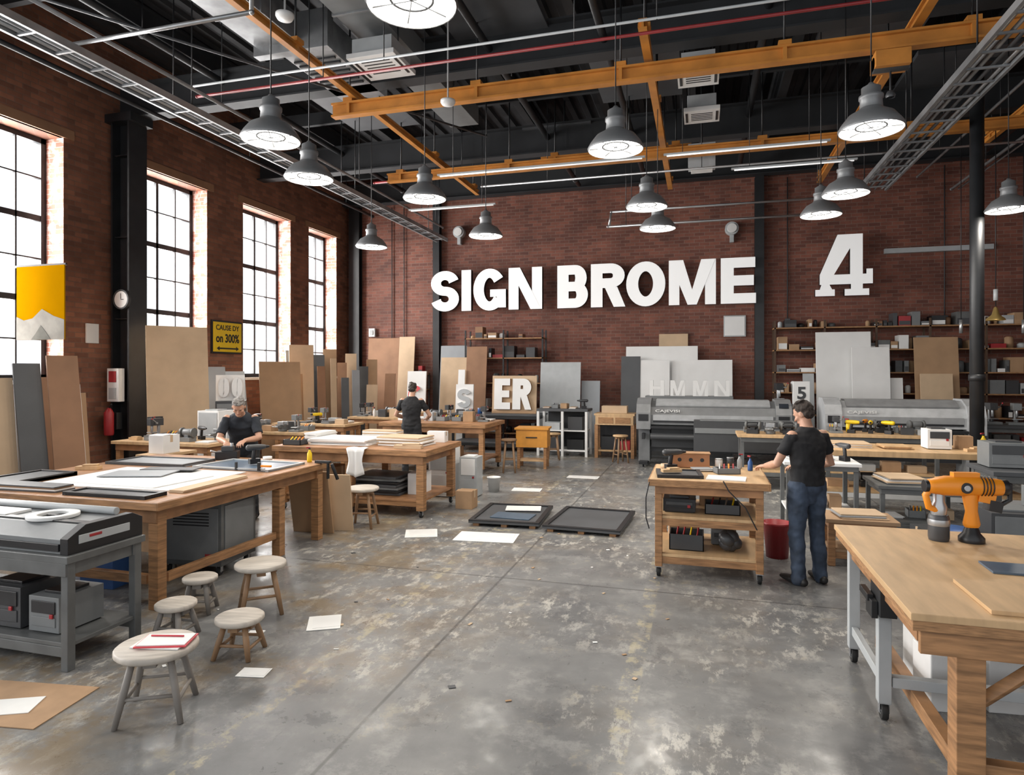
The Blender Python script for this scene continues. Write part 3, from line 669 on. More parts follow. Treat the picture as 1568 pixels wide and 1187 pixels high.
def cardboard_box(x, y, z, w=.3, d=.25, h=.2, rz=0, m=card):
    b = B(); b.bx(-w/2, w/2, -d/2, d/2, 0, h, m); b.bx(-w/2-.001, w/2+.001, -.025, .025, h*.6, h+.002, mdf2)
    b.box((0,-d*.25,h+.006),(w*.98,d*.46,.006),m,(math.radians(3),0,0)); b.done('cardboard_box',(x,y,z),rz,bevel=.002)
def sheets(x, y, z, w, d, n, rz=0, ms=(foam,), t=.012, name='sheet_stack', j=.03):
    b = B()
    for k in range(n): b.box((R.uniform(-j,j),R.uniform(-j,j),t*(k+.5)+.0005),(w,d,t*.92),ms[k%len(ms)],(0,0,R.uniform(-.04,.04)))
    b.done(name,(x,y,z),rz,bevel=.001)
def can(x, y, z, r=.06, h=.14, m=lgrey):
    b = B(); b.lathe([(0,0),(r,0),(r,h),(r*.92,h+.004),(r*.88,h-.006),(0,h-.006)],(0,0,0),m); b.lathe([(r,h-.004),(r+.005,h),(r,h+.006)],(0,0,0),alu); b.done('paint_can',(x,y,z),bevel=0)
def bottle(x, y, z, m=white, s=1.):
    b = B(); b.lathe([(0,0),(.035*s,0),(.038*s,.02*s),(.036*s,.13*s),(.015*s,.17*s),(.015*s,.19*s),(0,.19*s)],(0,0,0),m); b.cyl((0,0,.19*s),(0,0,.215*s),.017*s,blackp); b.box((.02*s,0,.22*s),(.06*s,.018*s,.02*s),red); b.done('spray_bottle',(x,y,z),R.uniform(0,6),bevel=0)
def drill(x, y, z, rz=0, m=orangep, s=1.):
    b = B(); b.loft([(-.09*s,0,.19*s),(.05*s,0,.19*s),(.09*s,0,.19*s)],[.035*s,.033*s,.025*s],m,(0,1,0)); b.cyl((.1*s,0,.19*s),(.15*s,0,.19*s),.02*s,blackp,.012*s)
    b.loft([(-.02*s,0,.17*s),(-.035*s,0,.06*s)],[(.02*s,.025*s)]*2,blackp,(0,1,0)); b.box((-.025*s,0,.03*s),(.12*s,.075*s,.06*s),blackp); b.done('cordless_drill',(x,y,z),rz,bevel=.002)
def tape(x, y, z, m=mdf2):
    b = B(); b.lathe([(.03,0),(.055,0),(.055,.045),(.03,.045)],(0,0,0),m,24,closed=True); b.done('tape_roll',(x,y,z),bevel=0)
def tray(x, y, z, w=.35, d=.22, h=.09, m=mgrey, rz=0):
    b = B(); b.bx(-w/2,w/2,-d/2,d/2,0,.01,m)
    for sx in (-1,1): b.box((sx*(w/2-.006),0,h/2),(.012,d,h),m)
    for sy in (-1,1): b.box((0,sy*(d/2-.006),h/2),(w,.012,h),m)
    for k in range(4): b.cyl((-w*.35+k*w*.2,-d*.2,.02),(-w*.25+k*w*.2,d*.25,h+.03),.009,R.choice([alu,blackp,orangep,red,yellow]),seg=8)
    b.done('tool_tray',(x,y,z),rz,bevel=.002)
def machine(x, y, z, rz=0, s=1., m=dgrey, m2=mgrey):
    b = B(); b.box((0,0,.03*s),(.34*s,.3*s,.06*s),m2); b.cyl((0,.1*s,.06*s),(0,.1*s,.5*s),.03*s,alu)
    b.box((0,.02*s,.42*s),(.16*s,.3*s,.16*s),m); b.cyl((0,-.06*s,.34*s),(0,-.06*s,.18*s),.025*s,alu); b.box((0,-.04*s,.13*s),(.2*s,.18*s,.02*s),alu); b.cyl((0,-.04*s,.06*s),(0,-.04*s,.12*s),.03*s,m)
    b.cyl((.08*s,-.02*s,.4*s),(.16*s,-.02*s,.4*s),.02*s,alu); b.cyl((.16*s,-.02*s,.4*s),(.17*s,-.14*s,.5*s),.008*s,alu); b.ell((.17*s,-.14*s,.5*s),(.018*s,)*3,red,seg=10)
    b.done('bench_press',(x,y,z),rz,bevel=.003)
def grinder(x, y, z, rz=0, m=dgrey):
    b = B(); b.box((0,0,.04),(.3,.2,.08),m); b.cyl((-.12,0,.17),(.12,0,.17),.07,m,seg=18); b.cyl((-.2,0,.17),(-.15,0,.17),.09,steel,seg=22); b.cyl((.15,0,.17),(.2,0,.17),.09,steel,seg=22); b.cyl((-.16,0,.17),(.16,0,.17),.02,alu)
    b.box((0,0,.1),(.12,.12,.06),m); b.done('bench_grinder',(x,y,z),rz,bevel=.003).scale = (.65,.75,.85)
def vise(x, y, z, rz=0):
    b = B(); b.cyl((0,0,0),(0,0,.05),.08,steel); b.box((0,.0,.09),(.1,.16,.08),steel); b.box((0,.06,.15),(.14,.03,.07),alu); b.box((0,-.05,.15),(.14,.03,.07),alu); b.box((0,-.09,.1),(.08,.1,.05),steel); b.cyl((0,-.12,.1),(0,-.22,.1),.012,alu); b.cyl((-.07,-.21,.1),(.07,-.21,.1),.007,alu); b.done('bench_vise',(x,y,z),rz,bevel=.003)
def clampg(x, y, z, rz=0):
    b = B(); b.box((0,0,.02),(.34,.02,.01),alu); b.box((-.16,0,.045),(.02,.03,.09),blackp); b.box((.1,0,.045),(.03,.03,.09),blackp); b.cyl((.12,0,.05),(.24,0,.05),.012,orangep); b.done('bar_clamp',(x,y,z),rz,bevel=.002)
def wblock(x, y, z, w=.25, d=.1, h=.05, rz=0, m=ply):
    b = B(); b.box((0,0,h/2),(w,d,h),m); b.box((w*.1,0,h*1.25),(w*.6,d*.8,h*.5),m,(0,0,.2)); b.done('timber_offcut',(x,y,z),rz,bevel=.002)
def cabinet_box(x, y, z, w, d, h, m=lgrey, m2=dgrey, rz=0, name='desktop_machine'):
    b = B(); b.bx(-w/2,w/2,-d/2,d/2,0.01,h,m); b.bx(-w/2+.03,w/2-.03,-d/2-.008,-d/2,h*.55,h-.03,m2); b.bx(-w/2+.03,w/2-.03,-d/2-.006,-d/2,.05,h*.45,m)
    b.box((w*.3,-d/2-.012,h*.5),(.03,.012,.03),red); b.bx(-w*.45,w*.45,-d*.45,d*.45,0,.012,black); b.bx(-w*.3,w*.3,-d*.3,d*.3,h,h+.02,m2); b.done(name,(x,y,z),rz,bevel=.006)
def scatter(x0, x1, y0, y1, z, nx, ny=1, kinds='bscodtmwk', p=.9):
    for i in range(nx):
        for j in range(ny):
            if R.random() > p: continue
            cw = (x1-x0)/nx; cd = (y1-y0)/ny; x = x0+cw*(i+.5)+R.uniform(-.07,.07)*cw; y = y0+cd*(j+.5)+R.uniform(-.07,.07)*cd; k = R.choice(kinds); rz = R.uniform(-.3,.3)
            if k == 'b': cardboard_box(x,y,z,min(.3,cw*.7),min(.24,cd*.7),R.uniform(.08,.2),rz*.4,R.choice([card,foam,lgrey,mdf2,dgrey]))
            elif k == 's': sheets(x,y,z,min(.42,cw*.7),min(.3,cd*.7),R.randint(2,5),rz*.4,R.choice([(foam,),(foam,mdf2),(dgreyb,greyb),(mdf,foam)]),.01,j=.01)
            elif k == 'c': can(x,y,z,m=R.choice([lgrey,white,blue,dgrey,yellow]))
            elif k == 'o': bottle(x,y,z,R.choice([white,lgrey,yellow,blue]))
            elif k == 'd': drill(x,y,z,R.uniform(0,6),R.choice([orangep,yellow,dgrey]))
            elif k == 't': tape(x,y,z,R.choice([mdf2,lgrey,dgrey]))
            elif k == 'm': machine(x,y,z,rz,min(.85,cw*2.1),R.choice([dgrey,mgrey,black]))
            elif k == 'g': grinder(x,y,z,rz,R.choice([dgrey,mgrey,black]))
            elif k == 'v': vise(x,y,z,rz)
            elif k == 'w': wblock(x,y,z,.24,.1,.04,rz)
            elif k == 'k': tray(x,y,z,min(.35,cw*.7),min(.22,cd*.7),rz=rz*.4)

def shelving(name, x0, x1, y0, y1, h, levels, m=black, sm=None, bays=2):
    b = B(); sm = sm or plyedge
    for k in range(bays+1):
        x = x0+(x1-x0)*k/bays
        for y in (y0+.02, y1-.02): b.bx(x-.02,x+.02,y-.02,y+.02,0,h,m)
    for z in levels: b.bx(x0-.02,x1+.02,y0,y1,z,z+.03,sm)
    b.done(name, bevel=0)
    for z in levels:
        b = B(); x = x0+.08
        while x < x1-.15:
            w = R.uniform(.06,.32); hh = R.uniform(.06,.34); m = R.choice([card,dgrey,lgrey,foam,mgrey,blackp,mdf,red,black,dgreyb,steel,brownb,card])
            if x+w > x1-.05: break
            if R.random() < .88:
                t = R.random()
                if t < .6: b.bx(x,x+w,y0+.05,y1-.08,z+.031,z+.03+hh,m); b.bx(x+.01,x+w-.01,y0+.045,y0+.05,z+.05,z+.03+hh*.5,R.choice([foam,dgrey,m]))
                else:
                    w = min(w,.2); hh = min(hh,.24); b.lathe([(0,0),(w*.45,0),(w*.45,hh),(w*.25,hh+.03),(0,hh+.03)],(x+w/2,(y0+y1)/2,z+.031),m,12)
            x += w+R.uniform(.01,.06)
        b.done('shelf_goods', bevel=0)

# ------------------------------------------------------------------ LEFT FOREGROUND
stool(-3.15,3.18,.41,.46,seatw,legw,.5)
b = B(); b.box((0,0,.005),(.3,.2,.008),paper,(0,0,.1)); b.box((.02,0,.013),(.3,.19,.008),pinkred,(0,0,.25)); b.box((.02,.0,.02),(.28,.17,.006),paper,(0,0,.25)); b.cyl((-.1,.02,.028),(.1,.05,.028),.005,pinkred)
b.done('notebook',(-3.12,3.2,.411),.1,bevel=.001)
stool(-3.22,4.0,.28,.34,seatw,stoolw,.2); stool(-3.62,4.76,.42,.42,seatw,stoolw,.7); stool(-3.9,4.12,.27,.30,seatw,legw,.1); stool(-4.12,4.62,.30,.28,seatw,legw,.4)
stool(-4.3,7.74,.52,.42,seatw,stoolw,.2)

bench('steel_plotter_cart',-6.6,-4.12,3.4,4.05,.79,steel,steel,.05,.06,.02,.16,.09)
b = B()
TX = Matrix(((0,0,1,0),(1,0,0,0),(0,1,0,0),(0,0,0,1)))
b.prism([(-.3,0),(.3,0),(.3,.13),(.2,.17),(-.16,.17),(-.3,.1)],2.3,mgrey,Matrix.Translation((-1.15,0,0))@TX)
b.prism([(-.31,-.0),(.31,-.0),(.31,.14),(.22,.185),(-.17,.185),(-.31,.11)],.07,blackp,Matrix.Translation((1.14,0,0))@TX); b.prism([(-.31,0),(.31,0),(.31,.14),(.22,.185),(-.17,.185),(-.31,.11)],.07,blackp,Matrix.Translation((-1.2,0,0))@TX)
b.box((0,-.305,.045),(2.26,.02,.05),blackp); b.box((1.212,-.02,.09),(.006,.42,.06),lgrey); b.box((1.216,-.1,.1),(.006,.1,.02),red); b.box((0,-.1,.176),(2.26,.06,.012),blackp); b.cyl((-1.1,.18,.2),(1.1,.18,.2),.028,lgrey,seg=16)
b.lathe([(.1,.175),(.17,.175),(.17,.20),(.1,.20)],(.72,-.02,0),white,28,closed=True); b.box((.72,-.02,.185),(.1,.03,.02),blackp); b.box((.1,.0,.18),(.5,.2,.02),foam)
b.done('vinyl_plotter',(-5.36,3.74,.791))
cabinet_box(-4.48,3.7,.191,.28,.36,.26,mgrey,blackp); cabinet_box(-4.9,3.7,.191,.4,.36,.3,dgrey,blackp); cabinet_box(-5.45,3.7,.191,.45,.36,.24,mgrey,dgrey); cabinet_box(-6.0,3.7,.191,.4,.36,.34,dgrey,lgrey)
b = B(); b.box((0,0,.003),(.9,.5,.005),card); b.box((.1,-.05,.008),(.3,.2,.004),paper,(0,0,.3)); b.done('flattened_cardboard',(-4.15,3.0,.001),.15,bevel=0)

bench('long_workbench',-7.0,-4.4,4.45,7.1,.94,woodh,wood,.05,.1,.06,0,.14,edge=wood)
b = B()
b.bx(-4.57,-4.47,6.2,6.3,0,.74,wood)
b.bx(-6.75,-4.62,4.55,4.61,.2,.28,wood); b.bx(-4.55,-4.5,4.67,6.19,.2,.28,wood)
b.done('workbench_stretcher')
def flat(x0,x1,y0,y1,z,t,m,rz=0,name='sheet_panel',frame=None):
    b = B(); w=x1-x0; d=y1-y0; b.box((0,0,t/2),(w,d,t),m)
    if frame:
        for s in (-1,1): b.box((s*(w/2-.02),0,t/2+.006),(.04,d+.002,t+.013),frame); b.box((0,s*(d/2-.02),t/2+.006),(w,.04,t+.012),frame)
    b.done(name,((x0+x1)/2,(y0+y1)/2,z),rz,bevel=.001)
T=.941
flat(-6.3,-4.75,4.85,6.0,T,.012,foam,.05); flat(-6.0,-4.9,4.95,5.7,T+.013,.01,foam,-.06)
flat(-6.9,-6.4,4.5,5.4,T,.03,dgreyb,0,frame=blackp); flat(-5.6,-4.55,6.15,6.8,T,.014,bluegrey,-.04,frame=lgrey)
flat(-6.85,-5.75,6.15,6.7,T,.02,greyb,.03,frame=dgrey); flat(-5.5,-4.6,4.5,4.75,T,.02,dgreyb,.02,frame=blackp)
sheets(-6.0,4.63,T,.7,.2,4,.03,(dgreyb,foam,mdf),.014,j=.015); sheets(-4.6,5.3,T,.16,.9,2,0,(mdf2,),.012,j=.01)
flat(-6.0,-5.35,5.3,5.7,T+.03,.01,greyb,.3); drill(-5.0,6.5,T+.03,1,dgrey); bottle(-4.6,6.97,T,yellow,.8); tape(-5.2,6.97,T,white)
wblock(-6.65,5.75,T,.25,.1,.04,.3); clampg(-4.75,6.07,T+.02,.2); flat(-5.9,-5.3,5.75,5.95,T+.03,.012,dgreyb,.2)
b = B(); b.bx(-.33,.33,-.3,.3,.1,.74,steel); b.bx(-.3,.3,-.31,-.3,.15,.68,mgrey); b.bx(.33,.34,-.25,.25,.15,.7,mgrey)
for k in range(5): b.bx(-.2,.2,-.318,-.308,.5+k*.03,.512+k*.03,black)
b.box((.2,-.315,.2),(.08,.01,.05),red)
for sx in (-.27,.27):
    for sy in (-.24,.24): caster(b,sx,sy,.1)
b.cyl((-.1,0,.74),(-.1,0,.79),.08,black); b.done('dust_extractor',(-4.95,5.7,0),.1)
for (x,y) in ((-5.5,5.0),(-6.0,5.3)):
    b = B(); b.bx(-.17,.17,-.17,.17,0,.02,blue)
    for s in (-1,1): b.box((s*.175,0,.2),(.012,.36,.4),blue); b.box((0,s*.175,.2),(.36,.012,.4),blue)
    b.bx(-.2,.2,-.2,.2,.39,.42,blue); b.done('blue_storage_bin',(x,y,0),.1)
cardboard_box(-6.2,6.2,0,.5,.5,.5); cabinet_box(-5.6,6.4,0,.4,.4,.5,dgrey,black)
b = B(); b.cyl((-4.25,6.9,.94),(-4.2,6.95,.75),.02,black); b.box((-4.37,6.9,.96),(.2,.05,.03),black); b.box((-4.3,6.9,.86),(.02,.04,.2),black); b.done('bench_clamp')

board(-4.75,7.3,.55,.82,.02,mdf,5,-12); board(-4.45,7.48,.3,.75,.02,mdf2,10,-10)
for x,y,w,h,m,yaw,ln in ((-7.75,6.5,.36,2.3,brownb,68,12),(-7.95,6.2,.3,2.2,dgreyb,70,13),(-8.2,5.95,.35,2.0,mdf2,68,12),(-8.4,5.55,.4,2.2,mdf,70,13),(-8.7,5.2,.4,1.9,foam,68,13),(-9.0,7.4,.35,1.6,mdf2,65,16),(-9.15,7.75,.35,1.75,mdf,62,14),(-9.5,7.9,.35,1.95,dgreyb,65,14),(-8.1,6.9,.2,1.9,foam,68,12),(-8.75,6.9,.25,2.0,brownb,66,12),(-8.5,6.5,.2,2.15,greyb,66,12)):
    board(x,y,w,h,.03,m,yaw,ln)
b = B(); b.bx(-9.3,-7.9,4.6,4.66,0,1.2,wood); b.bx(-9.3,-9.2,4.661,7.0,0,1.2,wood); b.done('board_rack')

bench('side_workbench',-7.5,-7.1,7.2,7.9,.9,ply,wood,.04,.06,.03,.2,.08)
cardboard_box(-7.3,7.5,.901,.25,.3,.25,0,foam)
bench('side_workbench',-9.2,-7.3,8.35,9.2,.92,ply,wood,.05,.08,.05,.2,.1)
scatter(-9.1,-7.4,8.45,9.1,.921,5,2,'mkgvdbsmw',1.)
bench('side_workbench',-9.0,-7.0,10.4,11.1,.92,ply,wood,.05,.08,.05,.2,.1)
scatter(-8.6,-7.1,10.45,11.05,.921,5,2,'mkbgvsmb',1.)
bench('side_workbench',-9.0,-7.2,12.2,13.0,.92,ply,wood,.05,.08,.05,.2,.1)
scatter(-8.5,-7.3,12.3,12.9,.921,4,2,'mkbdgsm',1.)
cabinet_box(-8.35,9.75,0,.45,.4,1.35,foam,lgrey,name='dust_filter_cabinet')
cabinet_box(-7.85,9.8,0,.35,.4,1.2,foam,lgrey,.1,name='dust_filter_cabinet')
board(-9.22,9.85,1.05,2.9,.025,mdf2,55,6)
for x,y,w,h,m,yaw,ln in ((-9.6,11.3,.5,2.2,greyb,55,14),(-9.65,11.6,.4,2.0,dgreyb,55,16),(-9.6,11.95,.45,2.1,lgrey,55,14),(-9.5,13.3,.95,2.3,mdf,48,9),(-9.6,13.9,.5,2.0,mdf,45,9),
    (-9.7,14.4,.6,2.75,mdf2,40,8),(-9.55,14.9,.3,2.5,dgreyb,35,8),(-9.4,15.2,.35,2.65,mdf,35,7),(-9.3,15.6,.25,2.3,brownb,30,8),(-9.2,15.9,.3,2.55,mdf2,30,7),(-9.0,16.2,.25,2.2,dgreyb,25,8),(-8.8,16.3,.3,2.4,mdf,25,8),(-9.9,15.4,.5,2.5,plyedge,40,6),(-10.0,14.6,.4,2.6,greyb,60,6),(-8.4,16.5,.3,2.0,brownb,10,8),(-8.6,15.9,.3,1.7,mdf2,20,10),(-9.0,15.3,.2,1.9,dgreyb,35,10),(-8.85,15.6,.2,2.1,greyb,35,9),(-9.25,14.6,.2,2.2,brownb,40,9),(-9.3,14.1,.25,1.8,mdf2,42,10),(-9.1,14.9,.15,2.4,mdf2,36,8)):
    board(x,y,w,h,.03,m,yaw,ln)
b = B(); b.bx(-.25,.25,-.2,.2,0,.55,dgrey); b.bx(-.22,.22,-.21,-.2,.05,.5,mgrey); b.done('storage_crate',(-8.85,10.75,.921),.5)
b = B(); b.bx(-.26,.26,0,.05,0,.5,foam); letter(b,'O',-.22,.08,.2,.36,.06,foam,mdf,y=0); letter(b,'O',.02,.08,.2,.36,.06,foam,mdf,y=0); b.done('display_letters',(-8.87,10.75,1.474),math.radians(40),bevel=0)

# ------------------------------------------------------------------ CENTRE LEFT
bench('centre_workbench',-6.1,-3.65,8.3,9.65,.95,woodh,wood,.06,.11,.06,.22,.14,cast=True,mid=True,edge=wood)
T=.951
sheets(-5.2,8.9,T,.95,.65,5,.03,(foam,),.018,j=.03); sheets(-4.25,8.95,T,.7,.5,6,-.04,(foam,mdf2),.022,j=.03); sheets(-5.8,9.1,T,.2,.6,9,.02,(foam,),.016,j=.01)
cardboard_box(-3.95,9.45,T,.28,.2,.16,.1,foam); wblock(-4.0,8.5,T,.4,.12,.05,.1,mdf2); sheets(-4.9,9.45,T,.6,.25,8,0,(foam,mdf2),.02,j=.01); tray(-5.85,8.5,T,.3,.2,.08,dgrey)
b = B()
for k in range(7): b.box((R.uniform(-.02,.02),R.uniform(-.02,.02),.02+k*.04),(.72,.6,.034),[dgreyb,blackp,mgrey][k%3],(0,0,R.uniform(-.05,.05)))
b.done('folded_blanket_stack',(-4.55,8.85,.251)); cardboard_box(-5.5,8.9,.251,.4,.4,.35); cardboard_box(-4.03,8.95,.251,.2,.4,.3,0,foam)
b = B(); i = b.mi(foam); g = []
for u in range(9):
    row = []
    for v in range(12):
        s = v*.05; x = (u/8-.5)*(.26+.04*math.sin(v*.7)); 
        yy = .12-s if s < .14 else -.02-.012*math.sin(u*1.7)*(1+s); zz = .008+.004*math.sin(u*1.3) if s < .14 else .008-(s-.14)*(1-.25*abs(u-4)/8)
        row.append(b.bm.verts.new((x, yy, zz)))
    g.append(row)
for u in range(8):
    for v in range(11):
        f = b.bm.faces.new((g[u][v],g[u+1][v],g[u+1][v+1],g[u][v+1])); f.material_index = i; f.smooth = True
ob = b.done('draped_cloth',(-4.7,8.27,.951),0,bevel=0); md = ob.modifiers.new('s','SOLIDIFY'); md.thickness=.004; md.offset=1
cardboard_box(-3.4,9.25,0,.26,.26,.26); cabinet_box(-4.1,10.1,0,.4,.4,.8,foam,lgrey,name='foam_box'); cabinet_box(-3.65,10.15,0,.3,.3,.65,lgrey,foam,name='foam_box')
b = B(); b.lathe([(0,.01),(.085,.01),(.09,0),(.11,.24),(.12,.24),(.12,.25),(.1,.25),(.08,.02),(0,.02)],(0,0,0),white); b.done('white_bucket',(-3.4,10.6,0),bevel=0)

bench('rear_workbench',-6.4,-4.1,12.2,13.5,1.0,woodh,wood,.06,.1,.05,.25,.13,cast=True,edge=wood)
scatter(-6.3,-4.2,12.7,13.4,1.001,7,2,'mkbgosbwv',1.); scatter(-6.2,-4.3,12.5,13.2,.281,4,1,'bbks')
bench('rear_workbench',-8.2,-6.8,14.0,14.9,.95,ply,wood,.05,.08,.05,.2,.1); scatter(-8.1,-6.9,14.1,14.8,.951,4,2,'mkbgosb',1.)
stool(-3.75,12.7,.68,.32,stoolw,stoolw); stool(-3.3,14.8,.62,.34,ply,stoolw); stool(-1.75,14.75,.62,.34,ply,stoolw,.6)
b = B(); yp = M('yellow_ply',(.62,.27,.04),.5); b.bx(-.33,.33,-.25,.25,.45,.82,yp); b.bx(-.36,.36,-.28,.28,.82,.86,yp)
for sx in (-.28,.28):
    for sy in (-.2,.2): b.bx(sx-.03,sx+.03,sy-.03,sy+.03,0,.46,wood)
b.bx(-.28,.28,-.2,.2,.15,.18,ply); b.cyl((-.12,-.26,.66),(.12,-.26,.66),.012,black); b.done('yellow_tool_cabinet',(-3.45,13.5,0),.1)
bench('assembly_table',-6.3,-3.9,15.9,16.8,.95,dgreyb,black,.04,.06,.03,.2,.08); scatter(-6.2,-5.4,15.95,16.2,.951,3,1,'bkc',1.)
b = B(); b.bx(-3.85,-2.6,15.4,16.1,1.08,1.14,dgreyb); b.bx(-3.8,-2.65,15.45,16.05,.12,.16,white); b.bx(-3.8,-2.65,15.45,16.05,.6,.63,white); b.bx(-3.7,-2.75,16.0,16.04,.17,1.05,black)
for x in (-3.82,-3.22,-2.64):
    for y in (15.43,16.06): b.bx(x-.03,x+.03,y-.03,y+.03,0,1.08,white)
b.bx(-3.6,-3.3,15.5,15.9,.161,.5,dgrey); b.bx(-3.1,-2.75,15.5,15.9,.631,.95,dgrey); b.bx(-3.12,-2.72,15.5,15.9,.161,.4,black); b.bx(-3.7,-3.3,15.5,15.9,.631,.8,lgrey); b.done('open_storage_rack')
scatter(-3.8,-2.65,15.5,16.0,1.141,5,1,'bkscd',1.)
b = B(); b.bx(-2.45,-1.5,15.4,16.0,1.0,1.05,ply); b.bx(-2.42,-1.53,15.4,15.98,.78,1.0,ply); b.bx(-2.4,-1.55,15.45,15.95,.15,.19,ply); b.bx(-2.38,-1.57,15.9,15.94,.2,.78,black)
for x in (-2.4,-1.55):
    for y in (15.45,15.95): b.bx(x-.04,x+.04,y-.04,y+.04,0,.8,wood)
b.bx(-2.35,-2.0,15.39,15.4,.82,.96,plyedge); b.bx(-1.95,-1.6,15.39,15.4,.82,.96,plyedge)
b.bx(-2.3,-1.9,15.5,15.88,.191,.5,black); b.bx(-1.85,-1.62,15.5,15.88,.191,.4,red); b.bx(-2.3,-1.7,15.6,15.9,1.05,1.22,mdf2); b.done('drawer_workbench')

b = B(); b.bx(-.6,.6,0,.04,0,.98,mdf2); b.bx(-.6,.6,-.02,0,0,.06,mdf); letter(b,'E',-.52,.1,.44,.8,.09,foam,mdf,y=0); letter(b,'R',-.02,.1,.5,.8,.09,foam,mdf,y=0); b.done('display_letters_er',(-4.7,16.35,.953),rot=(math.radians(-4),0,0),bevel=0)
b = B(); b.bx(-.28,.28,0,.05,0,1.1,foam); letter(b,'C',-.22,.15,.42,.55,.05,pinkred,foam,y=0); b.done('display_letter_panel',(-7.6,16.6,.953),rot=(math.radians(-5),0,0),bevel=0)
b = B(); b.bx(-.25,.25,0,.05,0,.75,foam); letter(b,'S',-.19,.12,.38,.5,.05,lgrey,foam,y=0); b.done('display_letter_panel',(-6.1,16.4,.953),rot=(math.radians(-5),0,0),bevel=0)
bench('assembly_table',-8.1,-6.7,16.2,16.9,.95,ply,wood,.04,.06,.03,.2,.08)
b = B(); b.bx(-1.3,.7,15.9,16.4,0,1.46,mgrey); b.bx(-1.25,-.32,15.89,15.9,.05,1.4,steel); b.bx(-.28,.65,15.89,15.9,.05,1.4,steel); b.done('steel_storage_cabinet')
for ch,x in (('H',-1.2),('M',-.72),('M',-.2),('N',.28)):
    b = B(); letter(b,ch,0,0,.34,.36,.07,foam,dgrey,y=0,tk=.24); b.bx(0,.34,-.07,.0,-.012,-.001,foam); b.done('display_letter',(x,16.05,1.474),bevel=0)

sb = M('shelf_brown',(.08,.045,.025),.6)
shelving('wall_shelving',-6.45,-4.2,17.45,17.9,3.2,(.3,1.0,1.7,2.4,2.95),black,plyedge,2)
shelving('wall_shelving',1.75,7.4,17.4,17.9,3.3,(.3,.95,1.5,2.0,2.55,3.1),sb,plyedge,5)
shelving('wall_shelving',-8.05,-7.75,17.55,17.9,2.0,(.3,.9,1.5,1.95),black,plyedge,1)
shelving('tall_shelving',5.9,8.6,13.2,13.8,3.2,(.3,.85,1.4,1.9,2.4,2.9),sb,plyedge,3)
def bw(x0,x1,h,m,yfront=17.4,t=.025,ln=6,yaw=0): board((x0+x1)/2, yfront-h*math.sin(math.radians(ln))-.01, x1-x0, h, t, m, yaw, ln)
bw(-9.7,-8.45,3.05,brownb,17.85,ln=5); bw(-8.6,-8.1,3.08,mdf2,17.7,ln=6)
bw(-7.3,-6.5,2.8,greyb,17.75,ln=6); bw(-7.15,-6.3,2.45,mdf2,17.4,ln=6); bw(-6.35,-5.75,2.75,brownb,17.35,ln=6); bw(-6.55,-6.35,2.1,foam,17.2)
bw(-4.2,-3.1,2.3,lgrey,17.3); bw(-3.1,-2.6,1.8,greyb,17.4)
bw(-2.05,-1.55,2.45,dgreyb,17.5); bw(-1.95,-.1,2.72,foam,17.75); bw(-1.1,-.35,3.05,mdf2,17.97,ln=4); bw(-.75,.75,2.35,foam,17.6); bw(-1.6,-.8,2.35,foam,17.5)
bw(2.65,3.85,3.0,foam,17.3,ln=5); bw(3.4,4.2,2.62,foam,17.1,ln=5); bw(4.2,4.5,1.9,foam,17.2); bw(4.75,5.65,2.85,mdf,17.3); bw(4.8,5.45,2.0,mdf2,17.0); bw(2.35,2.6,2.0,lgrey,17.2)

# ------------------------------------------------------------------ printers
def printer(name, x0, x1, y, h, body, lid, em):
    b = B(); L = x1-x0; A = Matrix.Translation((x0,y,0))@TX
    z = h-.6
    ins = .3
    prof = [(-.38,z+.05),(.38,z+.05),(.38,z+.5),(.25,z+.55),(-.1,z+.55),(-.3,z+.42),(-.38,z+.25)]
    b.prism(prof,L-2*ins,body,Matrix.Translation((ins,0,0))@A)
    b.prism([(-.32,z+.46),(-.1,z+.58),(.26,z+.58),(.26,z+.555),(-.1,z+.555),(-.3,z+.43)],L-2*ins-.2,lid,Matrix.Translation((ins+.1,0,0))@A)
    pe = [(-.44,z-.05),(.42,z-.05),(.42,z+.5),(.3,z+.6),(-.12,z+.6),(-.36,z+.48),(-.44,z+.3)]
    b.prism(pe,ins,em,A); b.prism(pe,ins,em,Matrix.Translation((L-ins,0,0))@A)
    b.box((x0+ins/2,y-.445,z+.2),(ins*.7,.02,.14),blackp); b.box((x1-ins/2,y-.445,z+.2),(ins*.7,.02,.14),blackp); b.box((x1-ins/2,y-.38,z+.48),(.18,.02,.1),screen,(math.radians(-35),0,0))
    b.box((x0+L/2,y-.43,z+.0),(L-2*ins,.12,.05),blackp); b.box((x0+L/2,y-.39,z+.2),(L-2*ins-.1,.03,.12),lid); b.box((x0+L/2,y-.388,z+.12),(L-2*ins-.1,.03,.03),blackp); b.cyl((x0+ins,y-.44,z-.2),(x1-ins,y-.44,z-.2),.07,dgrey,seg=18)
    for x in (x0+.15,x1-.15):
        b.bx(x-.12,x+.12,y-.25,y+.25,.1,z-.051,body); b.bx(x-.09,x+.09,y-.5,y+.42,.06,.12,blackp)
        for yy in (y-.42,y+.35): caster(b,x,yy,.07,.03)
        b.box((x,y-.38,z-.2),(.06,.2,.12),blackp)
    b.bx(x0+.2,x1-.2,y-.05,y+.05,.3,.42,dgrey)
    b.bx(x0+.3,x1-.3,y-.2,y+.25,z-.45,z+.04,dgrey)
    b.text('CAJEVISI',.5,.07,.01,foam,EM(x0+ins+.1,y-.385,z+.3)); b.done(name,bevel=.008)
printer('wide_format_printer',-1.35,1.75,14.65,1.46,M('printer_grey',(.15,.155,.16),.4),M('printer_lid_light',(.38,.39,.40),.4),M('printer_side_grey',(.22,.225,.23),.4))
